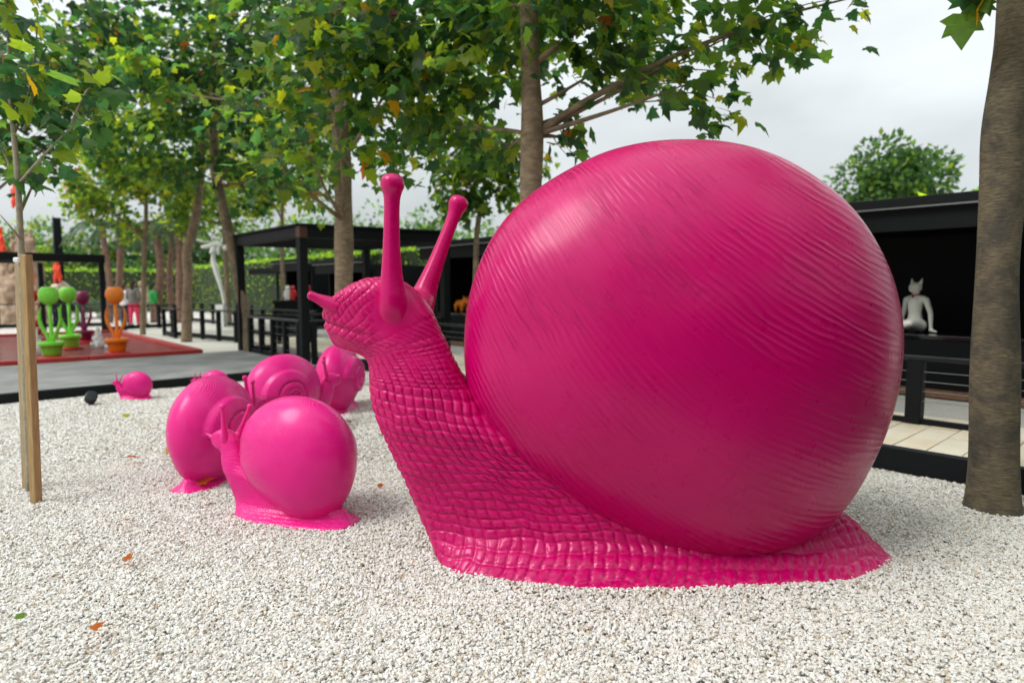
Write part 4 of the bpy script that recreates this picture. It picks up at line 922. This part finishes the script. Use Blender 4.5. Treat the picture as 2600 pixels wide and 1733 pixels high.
# ================================================================== POOL AND TULIPS
PF = gnd(516, 905); PWX, PWY = 11.0, 8.5
pool = thing('fountain_pool', PF - U2 * 5 + U1 * 4, 'shallow red-rimmed fountain pool with brownish red water', 'pool')
def pl(u, v, z): p = PF - U2 * u + U1 * v; return Vector((p.x, p.y, z))
MB().box(pl(PWX / 2, PWY / 2, .02), (PWX - .3, PWY - .3, .04), (U2, U1, UP)).build('basin', M['red_rim'], pool)
for u0, u1_ in ((0, 2.05), (2.06, 3.5), (3.51, 6.2), (6.21, 8.6), (8.61, 11)): MB().bar(pl(u0, .11 + random.uniform(-.012, .012), .085), pl(u1_ - .01, .11, .085), .22, .15 + random.uniform(-.01, .01), bev=.006).build('rim_plank', M['red_rim'], pool)
for v0, v1 in ((.23, 2.9), (2.91, 5.6), (5.61, 8.49)): MB().bar(pl(.11, v0, .085), pl(.11, v1 - .01, .085), .22, .15, bev=.006).build('rim_plank', M['red_rim'], pool)
for u0, u1_ in ((.0, 3.6), (3.61, 7.2), (7.21, 11)): MB().bar(pl(u0, PWY - .11 + .12, .09), pl(u1_ - .01, PWY + .01, .09), .22, .15, bev=.006).build('rim_plank', M['red_rim'], pool)
m, n, l, p_ = _nt('red_pool_water'); p_.inputs['Base Color'].default_value = (.20, .035, .032, 1); p_.inputs['Roughness'].default_value = .08; p_.inputs['Specular IOR Level'].default_value = .6
tc = add(n, 'ShaderNodeTexCoord'); nz = add(n, 'ShaderNodeTexNoise', Scale=6.0, Detail=5.0, Roughness=.6); l.new(tc.outputs['Object'], nz.inputs['Vector'])
bp = add(n, 'ShaderNodeBump', Strength=.9, Distance=.12); l.new(nz.outputs['Fac'], bp.inputs['Height']); l.new(bp.outputs[0], p_.inputs['Normal']); M['water'] = m
w = MB(); w._add([pl(.2, .2, .10), pl(PWX, .2, .10), pl(PWX, PWY - .1, .10), pl(.2, PWY - .1, .10)], [(0, 1, 2, 3)], False); w.build('water', M['water'], pool)
M['foam'] = mat('white_water_foam', (.85, .87, .88), .35, .05)
def fountain(label, q, h):
    p = gnd(*q, .1); t = thing('fountain_jet', p, label, 'fountain jet', 'jets in the red pool'); mb = MB()
    mb.tube([p, p + Vector((.01, 0, h * .35)), p + Vector((-.01, 0, h * .7)), p + Vector((0, 0, h))], [.15, .10, .06, .02], 9)
    for k in range(110):
        z = h * random.random() ** 1.4; r = .16 * (1 - z / h) ** .7 + .02; a = random.random() * 6.28; q_ = p + Vector((math.cos(a) * r * random.random(), math.sin(a) * r * random.random(), z)); s = random.uniform(.012, .035)
        mb.ball(q_, (s, s, s * 1.8), 4)
    mb.build('spray', M['foam'], t)['kind'] = 'stuff'
fountain('white water jet between the purple and orange tulips', (251, 882), .42)
fountain('white water jet splashing right of the wooden stakes', (93, 904), .55)

def tulip(label, q, m_, s=1.0, rz=0.0):
    p = gnd(*q, .10); t = thing('potted_tulip', p, label, 'tulip sculpture', 'giant plastic tulips in the pool'); f = lambda v: p + Vector(v) * s
    MB().lathe([(.001, .0), (.24, .0), (.245, .03), (.20, .04), (.001, .04)], p, 22).build('saucer', M['red_plain'], t)
    pot = MB(); pot.lathe([(a * s, b * s) for a, b in ((.001, .04), (.145, .04), (.155, .09), (.158, .095), (.168, .16), (.172, .165), (.182, .235), (.205, .24), (.215, .25), (.218, .315), (.205, .325), (.19, .315), (.18, .26), (.001, .26))], p, 24); pot.build('pot', m_, t)
    MB().tube([f((0, 0, .22)), f((.012, 0, .45)), f((0, .01, .75)), f((0, 0, 1.06))], [.058 * s, .04 * s, .030 * s, .034 * s], 10).build('stem', m_, t)
    for sg in (-1, 1):
        c, sn = math.cos(rz) * sg, math.sin(rz) * sg
        prof = [(.02, .26, .05), (.05, .40, .05), (.11, .52, .055), (.165, .64, .055), (.185, .76, .048), (.175, .88, .036), (.155, .97, .020), (.145, 1.0, .004)]
        MB().tube([f((x * c, x * sn, z)) for x, z, _ in prof], [r * s for *_, r in prof], 10, flat=.5, flat_dir=(c, sn, 0)).build('tulip_leaf', m_, t)
    fl = MB().lathe([(a * s, b * s) for a, b in ((.02, 1.03), (.085, 1.055), (.135, 1.10), (.165, 1.17), (.172, 1.24), (.158, 1.31), (.125, 1.365), (.09, 1.385), (.06, 1.375), (.02, 1.36))], p, 24, lobes=3, lobe_amp=.035); fl.build('flower', m_, t)
tulip('lime green plastic tulip in a green pot, front left in the pool', (133, 908), M['green_pot'], 1.0, .2)
tulip('lime green plastic tulip behind the first green one', (180, 885), M['green_pot'], 1.0, .15)
tulip('purple plastic tulip in a purple pot at the back of the pool', (216, 868), M['purple'], .93, .1)
tulip('orange plastic tulip in an orange pot, rightmost in the pool', (299, 897), M['orange'], 1.0, .15)
tulip('red plastic tulip half hidden behind the wooden stakes', (86, 862), M['red_plain'], .95, .2)

# ================================================================== FIGURES AND SMALL THINGS
def meerkat(label, foot, h, rz, m_, hold=None):
    """upright animal figure"""
    t = thing('animal_figure', foot, label, 'animal figure', 'orange-red animal figures by the stump'); c, s = math.cos(rz), math.sin(rz)
    f = lambda x, y, z: Vector(foot) + Vector((x * c - y * s, x * s + y * c, z)) * h
    b = MB()
    for sg in (-1, 1):
        b.capsule(f(sg * .085, -.03, .03), .045 * h, f(sg * .08, .02, .22), .085 * h); b.capsule(f(sg * .085, -.10, .025), .035 * h, f(sg * .085, .02, .025), .04 * h)
        b.capsule(f(sg * .10, -.02, .62), .045 * h, f(sg * .09, -.10, .46), .032 * h); b.ball(f(sg * .075, .015, .955), .03 * h)
    b.capsule(f(0, .02, .26), .125 * h, f(0, 0, .48), .115 * h); b.capsule(f(0, 0, .48), .115 * h, f(0, 0, .70), .075 * h); b.capsule(f(0, 0, .70), .07 * h, f(0, -.01, .85), .085 * h)
    b.ball(f(0, -.02, .89), (.085 * h, .09 * h, .085 * h)); b.capsule(f(0, -.06, .88), .055 * h, f(0, -.16, .86), .025 * h); b.capsule(f(0, .10, .2), .04 * h, f(0, .30, .03), .02 * h)
    return blob(b, 'body', m_, t, .022 * h)
def craggy(name, label, cat, forms, m_, voxel, seed, part):
    base = forms[0][0]; t = thing(name, (base[0], base[1], 0), label, cat); b = MB()
    for p0, r0, p1, r1 in forms: b.capsule(p0, r0, p1, r1, 14)
    o = blob(b, part, m_, t, voxel)
    tx = bpy.data.textures.new('craggy', 'MUSGRAVE' if False else 'CLOUDS'); tx.noise_scale = .35; tx.noise_depth = 4
    d = o.modifiers.new('crag', 'DISPLACE'); d.texture = tx; d.strength = .4; d.mid_level = .5; d.texture_coords = 'LOCAL'
    return t
YR = 25.5
A = lambda x, y, dy=0: at(x, y, YR + dy)
forms = [(A(45, 845), 1.0, A(50, 740), .75)]
rs = random.Random(5)
for k in range(26):
    x0 = rs.uniform(-25, 118); top = 560 + abs(x0 - 58) * rs.uniform(.5, 1.9) + rs.uniform(-15, 60); dy = rs.uniform(-.7, .7)
    x1 = 55 + (x0 - 55) * rs.uniform(.45, .9)
    forms += [(A(x0, 850, dy), rs.uniform(.22, .36), A(x1, (850 + top) / 2 + 20, dy * .7), rs.uniform(.16, .27)), (A(x1, (850 + top) / 2 + 20, dy * .7), rs.uniform(.15, .24), A(x1 + rs.uniform(-16, 18), top, dy * .5), rs.uniform(.03, .09))]
craggy('dead_tree_stump', 'huge tan weathered tree stump with broken limbs behind the pool', 'stump', forms, M['rock'], .065, 1, 'trunk')
craggy('boulder', 'cream boulder on a dark pedestal under an orange animal figure', 'boulder', [(at(148, 742, 24), .30, at(168, 745, 24), .22), (at(140, 748, 24), .18, at(158, 728, 24), .2)], M['boulder'], .06, 2, 'stone')
p = at(155, 760, 24); o = MB().box((p.x, p.y, .55), (.42, .42, 1.1)).build('pedestal', M['black_wood']); set_tags(o, 'black pedestal carrying the cream boulder behind the green tulips', 'pedestal')
meerkat('orange-red animal figure standing high on top of the stump', at(42, 528, 25.4), 1.15, .3, M['orange_red'])
meerkat('orange-red animal figure at the left edge below the top one', at(4, 642, 25), 1.05, -.3, M['orange_red'])
meerkat('orange-red animal figure standing on the cream boulder', at(147, 716, 23.8), .95, .2, M['orange_red'])
meerkat('orange-red animal figure peeking out right of the wooden stakes', at(80, 716, 24), .7, .1, M['orange_red'])
t = thing('leaning_post', at(150, 845, 27), 'slightly leaning thick black post rising above the frame at the left', 'post'); t.location.z = 0
MB().tube([Vector((t.location.x, t.location.y, 0)), at(150, 690, 27), at(143, 553, 27)], [.24, .22, .19], 4, sm=False).build('shaft', M['black_wood'], t)

# white pole sculpture
YW = 24.0; W = lambda x, y, dy=0: at(x, y, YW + dy)
t = thing('pole_sculpture', W(562, 826), 'white sinuous pole sculpture with a curved bar on top, on a white plinth', 'sculpture'); t.location.z = 0
b = W(563, 826); MB().box((b.x, b.y, .42), (.30, .30, .84), None, .01).build('plinth', M['white_plastic'], t)
c_ = catmull([(*W(570, 772), .055), (*W(564, 740), .06), (*W(556, 712), .08), (*W(547, 680), .105), (*W(541, 660), .085), (*W(543, 640), .055), (*W(542, 632), .05)], 40)
MB().tube([Vector(q[:3]) for q in c_], [q[3] for q in c_], 12).build('shaft', M['white_plastic'], t)
hd = MB(); hd.ball(W(542, 634), .12, 8); hd.ball(W(538, 640, -.1), .09, 6); hd.build('head', M['white_plastic'], t)
c_ = catmull([(*W(511, 627), .05), (*W(526, 625), .075), (*W(540, 621), .085), (*W(552, 619), .09), (*W(562, 623), .07)], 24); MB().tube([Vector(q[:3]) for q in c_], [q[3] for q in c_], 10).build('bar', M['white_plastic'], t)
MB().capsule(W(555, 630), .07, W(554, 643), .06).build('foot', M['white_plastic'], t); MB().ball(W(572, 629), .10, 8).build('ball', M['white_plastic'], t)
t = thing('branch_ornament', W(538, 612, .3), 'small white twig-like ornament hanging above the white pole sculpture', 'ornament')
MB().tube([W(500, 608, .3), W(520, 613, .3), W(540, 615, .3), W(552, 606, .3)], [.05, .04, .03, .05], 6).build('twig', M['white_plastic'], t); MB().tube([W(540, 615, .3), W(538, 600, .3)], [.03, .05], 6).build('twig', M['white_plastic'], t)

# white cat-headed seated figures on the counter of the right booth
def cat_figure(label, px, s_, rz):
    base = st(s_, TB + .75, .832); t = thing('cat_figure', base, label, 'figure', 'white cat-headed figures'); c, s = math.cos(rz), math.sin(rz); k = 1.0
    f = lambda x, y, z: base + Vector((x * c - y * s, x * s + y * c, z)) * k
    b = MB()
    b.capsule(f(-.07, .0, .09), .095, f(.07, .0, .09), .095); b.capsule(f(0, 0, .12), .105, f(0, -.01, .27), .082); b.capsule(f(0, -.01, .27), .085, f(0, -.01, .42), .10); b.capsule(f(-.10, 0, .475), .045, f(.10, 0, .475), .045)
    b.capsule(f(0, 0, .48), .05, f(0, -.01, .57), .042); b.ball(f(0, -.03, .63), (.088, .085, .078)); b.capsule(f(0, -.09, .605), .042, f(0, -.125, .60), .026)
    for sg in (-1, 1):
        b.capsule(f(sg * .055, -.01, .68), .033, f(sg * .082, 0, .775), .006)
        b.capsule(f(sg * .145, 0, .46), .042, f(sg * .20, .03, .27), .034); b.capsule(f(sg * .20, .03, .27), .034, f(sg * .235, .0, .06), .026); b.capsule(f(sg * .24, -.005, .03), .028, f(sg * .345, -.04, .016), .014)
        b.capsule(f(sg * .07, -.02, .085), .085, f(sg * .17, -.36, .13), .058); b.capsule(f(sg * .17, -.36, .13), .056, f(-sg * .06, -.42, .045), .04)
    blob(b, 'body', M['cat_white'], t, .0125)
    co = MB(); pts = [f(.053 * math.cos(a), -.008 + .053 * math.sin(a), .535 + .008 * math.sin(a)) for a in np.linspace(0, 2 * math.pi, 21)]; co.tube(pts, .009, 6, cap=False); co.build('collar', M['red_plain'], t)
    MB().ball(f(0, -.075, .505), (.012, .01, .02), 6).build('pendant', M['black_gloss'], t)
    return t
FACE = math.atan2(-U2.y, -U2.x) + math.pi / 2 - .35
for tgt, lab in ((2325, 'white seated cat-headed figure with red collar on the booth counter'), (2238, 'white seated cat-headed figure almost hidden behind the giant shell edge')):
    s_ = min(np.linspace(3.5, 9, 400), key=lambda v: abs(CX + F_PX * st(v, TB + .75).x / st(v, TB + .75).y - tgt)); cat_figure(lab, tgt, s_, FACE)

def dog(label, foot, h, rz, m_):
    t = thing('animal_figure', foot, label, 'animal figure', 'small figures on the booth counters'); c, s = math.cos(rz), math.sin(rz); f = lambda x, y, z: Vector(foot) + Vector((x * c - y * s, x * s + y * c, z)) * h
    b = MB(); b.capsule(f(-.42, 0, .55), .25 * h, f(.30, 0, .52), .22 * h); b.ball(f(-.62, 0, .72), (.24 * h, .22 * h, .22 * h)); b.capsule(f(-.75, 0, .64), .13 * h, f(-.86, 0, .62), .11 * h); b.capsule(f(.42, 0, .62), .06 * h, f(.60, 0, .72), .03 * h)
    for sg in (-1, 1):
        b.capsule(f(-.62, sg * .15, .88), .07 * h, f(-.64, sg * .2, 1.05), .03 * h)
        for x in (-.42, .32): b.capsule(f(x, sg * .17, .42), .12 * h, f(x - .02, sg * .18, .07), .075 * h)
    blob(b, 'body', m_, t, .04 * h)
def counter_s(px, t0=TB + .55): return min(np.linspace(-14, 9, 2000), key=lambda v: abs(CX + F_PX * st(v, t0).x / st(v, t0).y - px))
dog('orange dog figure on the booth counter beside the giant shell', st(counter_s(1170), TB + .55, .832), .42, 2.2, M['orange'])
for q, m_, lab in ((731, 'white_plastic', 'small white penguin figure in front of the hedge by the pergola post'), (744, 'red_plain', 'small red penguin figure left of the middle pergola post'), (784, 'red_plain', 'small red penguin figure just right of the middle pergola post')):
    b0 = at(q, 762, 19.5); t = thing('penguin_figure', b0, lab, 'figure', 'small penguin figures'); b = MB()
    b.capsule(b0 + Vector((0, 0, .10)), .10, b0 + Vector((0, 0, .26)), .085); b.ball(b0 + Vector((0, 0, .38)), .075); b.capsule(b0 + Vector((0, -.06, .37)), .025, b0 + Vector((0, -.13, .36)), .01)
    for sg in (-1, 1): b.capsule(b0 + Vector((sg * .09, 0, .27)), .03, b0 + Vector((sg * .13, 0, .12)), .018); b.capsule(b0 + Vector((sg * .05, .02, .02)), .03, b0 + Vector((sg * .05, -.08, .02)), .03)
    blob(b, 'body', M[m_], t, .016)
b0 = at(750, 762, 19.6); t = thing('display_shelf', (b0.x, b0.y, 0), 'black display shelf carrying the small penguin figures', 'shelf')
MB().box((b0.x, b0.y, b0.z - .035), (1.3, .5, .06)).build('top', M['black_paint'], t); MB().box((b0.x, b0.y, (b0.z - .07) / 2), (1.2, .4, b0.z - .07)).build('cabinet', M['black_paint'], t)

# small black garden spotlight
p = gnd(232, 1026); t = thing('garden_spotlight', p, 'small black garden spotlight lying on the gravel near the tiny snail', 'spotlight')
MB().lathe([(.001, 0), (.035, 0), (.035, .02), (.012, .03), (.012, .05), (.001, .05)], p, 14).build('base', M['black_metal'], t)
a = p + Vector((0, 0, .085)); d = Vector((.5, -.55, .45)).normalized()
MB().tube([a - d * .07, a - d * .06, a - d * .02, a + d * .03, a + d * .065, a + d * .066], [.025, .05, .058, .064, .068, .055], 16).build('lamp_head', M['black_metal'], t)
for k in range(4): e = a - d * (.05 - .018 * k); MB().tube([e, e + d * .006], .068, 14).build('cooling_fin', M['black_metal'], t)

# ================================================================== VISITORS
def person(label, px, Yp, h, rz, top, legs, hair, long_hair=False, feet_col=(.03, .03, .03), stride=.06):
    b0 = at(px, 800, Yp); b0.z = 0; t = thing('person', b0, label, 'person', 'visitors behind the far railing'); c, s = math.cos(rz), math.sin(rz); k = h / 1.72
    f = lambda x, y, z: b0 + Vector((x * c - y * s, x * s + y * c, z)) * k
    b = MB()
    for sg in (-1, 1):
        b.capsule(f(sg * .09, 0, .88), .085 * k, f(sg * .10, sg * stride * .5, .48), .06 * k); b.capsule(f(sg * .10, sg * stride * .5, .48), .058 * k, f(sg * .10, sg * stride, .08), .038 * k); b.capsule(f(sg * .10, sg * stride, .04), .038 * k, f(sg * .11, sg * stride - .15, .035), .033 * k)
        b.capsule(f(sg * .185, 0, 1.40), .052 * k, f(sg * .235, .02, 1.13), .043 * k); b.capsule(f(sg * .235, .02, 1.13), .04 * k, f(sg * .20, -.10, .92), .03 * k)
        for q in range(4): b.capsule(f(sg * .20 + (q - 1.5) * .016, -.115, .88), .010 * k, f(sg * .20 + (q - 1.5) * .017, -.13, .815 + .006 * abs(q - 1.5)), .008 * k)
        b.capsule(f(sg * .175, -.12, .90), .011 * k, f(sg * .155, -.145, .86), .009 * k)
    b.capsule(f(-.06, 0, .95), .12 * k, f(.06, 0, .95), .12 * k); b.capsule(f(0, 0, .98), .135 * k, f(0, .01, 1.25), .145 * k); b.capsule(f(-.11, 0, 1.38), .075 * k, f(.11, 0, 1.38), .075 * k)
    b.capsule(f(0, 0, 1.42), .058 * k, f(0, -.01, 1.54), .052 * k); b.ball(f(0, -.02, 1.61), (.078 * k, .098 * k, .115 * k)); b.capsule(f(0, -.115, 1.60), .016 * k, f(0, -.125, 1.585), .014 * k)
    for sg in (-1, 1): b.ball(f(sg * .08, 0, 1.60), (.014 * k, .025 * k, .03 * k), 6)
    blob(b, 'body', M['skin'], t, .016 * k)
    u = MB(); u.capsule(f(-.05, 0, .93), .145 * k, f(.05, 0, .93), .145 * k); u.capsule(f(0, 0, .95), .15 * k, f(0, .01, 1.25), .165 * k); u.capsule(f(-.12, 0, 1.375), .092 * k, f(.12, 0, 1.375), .092 * k)
    for sg in (-1, 1): u.capsule(f(sg * .185, 0, 1.40), .068 * k, f(sg * .238, .02, 1.13), .058 * k); u.capsule(f(sg * .238, .02, 1.13), .056 * k, f(sg * .21, -.07, .98), .046 * k)
    blob(u, 'top', cloth('cloth_top', top), t, .02 * k)
    v = MB(); v.capsule(f(-.06, 0, .90), .130 * k, f(.06, 0, .90), .130 * k)
    for sg in (-1, 1): v.capsule(f(sg * .09, 0, .86), .102 * k, f(sg * .10, sg * stride * .5, .48), .075 * k); v.capsule(f(sg * .10, sg * stride * .5, .48), .073 * k, f(sg * .10, sg * stride, .14), .056 * k)
    blob(v, 'trousers', cloth('cloth_trousers', legs), t, .02 * k)
    sh = MB()
    for sg in (-1, 1): sh.capsule(f(sg * .10, sg * stride + .01, .045), .05 * k, f(sg * .11, sg * stride - .16, .04), .042 * k)
    sh.build('shoes', cloth('shoe_leather', feet_col), t)
    g = MB(); g.ball(f(0, .015, 1.645), (.092 * k, .105 * k, .105 * k)); g.capsule(f(0, .05, 1.63), .075 * k, f(0, .065, 1.42 if long_hair else 1.55), .06 * k); blob(g, 'hair', cloth('hair', hair), t, .016 * k)
person('person in a white top walking away behind the far railing', 318, 24.5, 1.62, math.pi * .9, (.75, .75, .76), (.05, .06, .10), (.06, .03, .02))
person('person in a grey jacket and pink trousers seen from behind', 341, 24.3, 1.74, math.pi, (.17, .155, .145), (.70, .03, .10), (.03, .018, .013), True)
person('person in a pale jacket with fair hair beside the slim tree trunk', 361, 24.8, 1.72, math.pi * 1.05, (.62, .52, .42), (.45, .40, .34), (.45, .33, .22))
person('person in a green top standing between two palm trunks', 391, 27.0, 1.62, math.pi * .85, (.02, .30, .06), (.20, .12, .09), (.02, .015, .01))
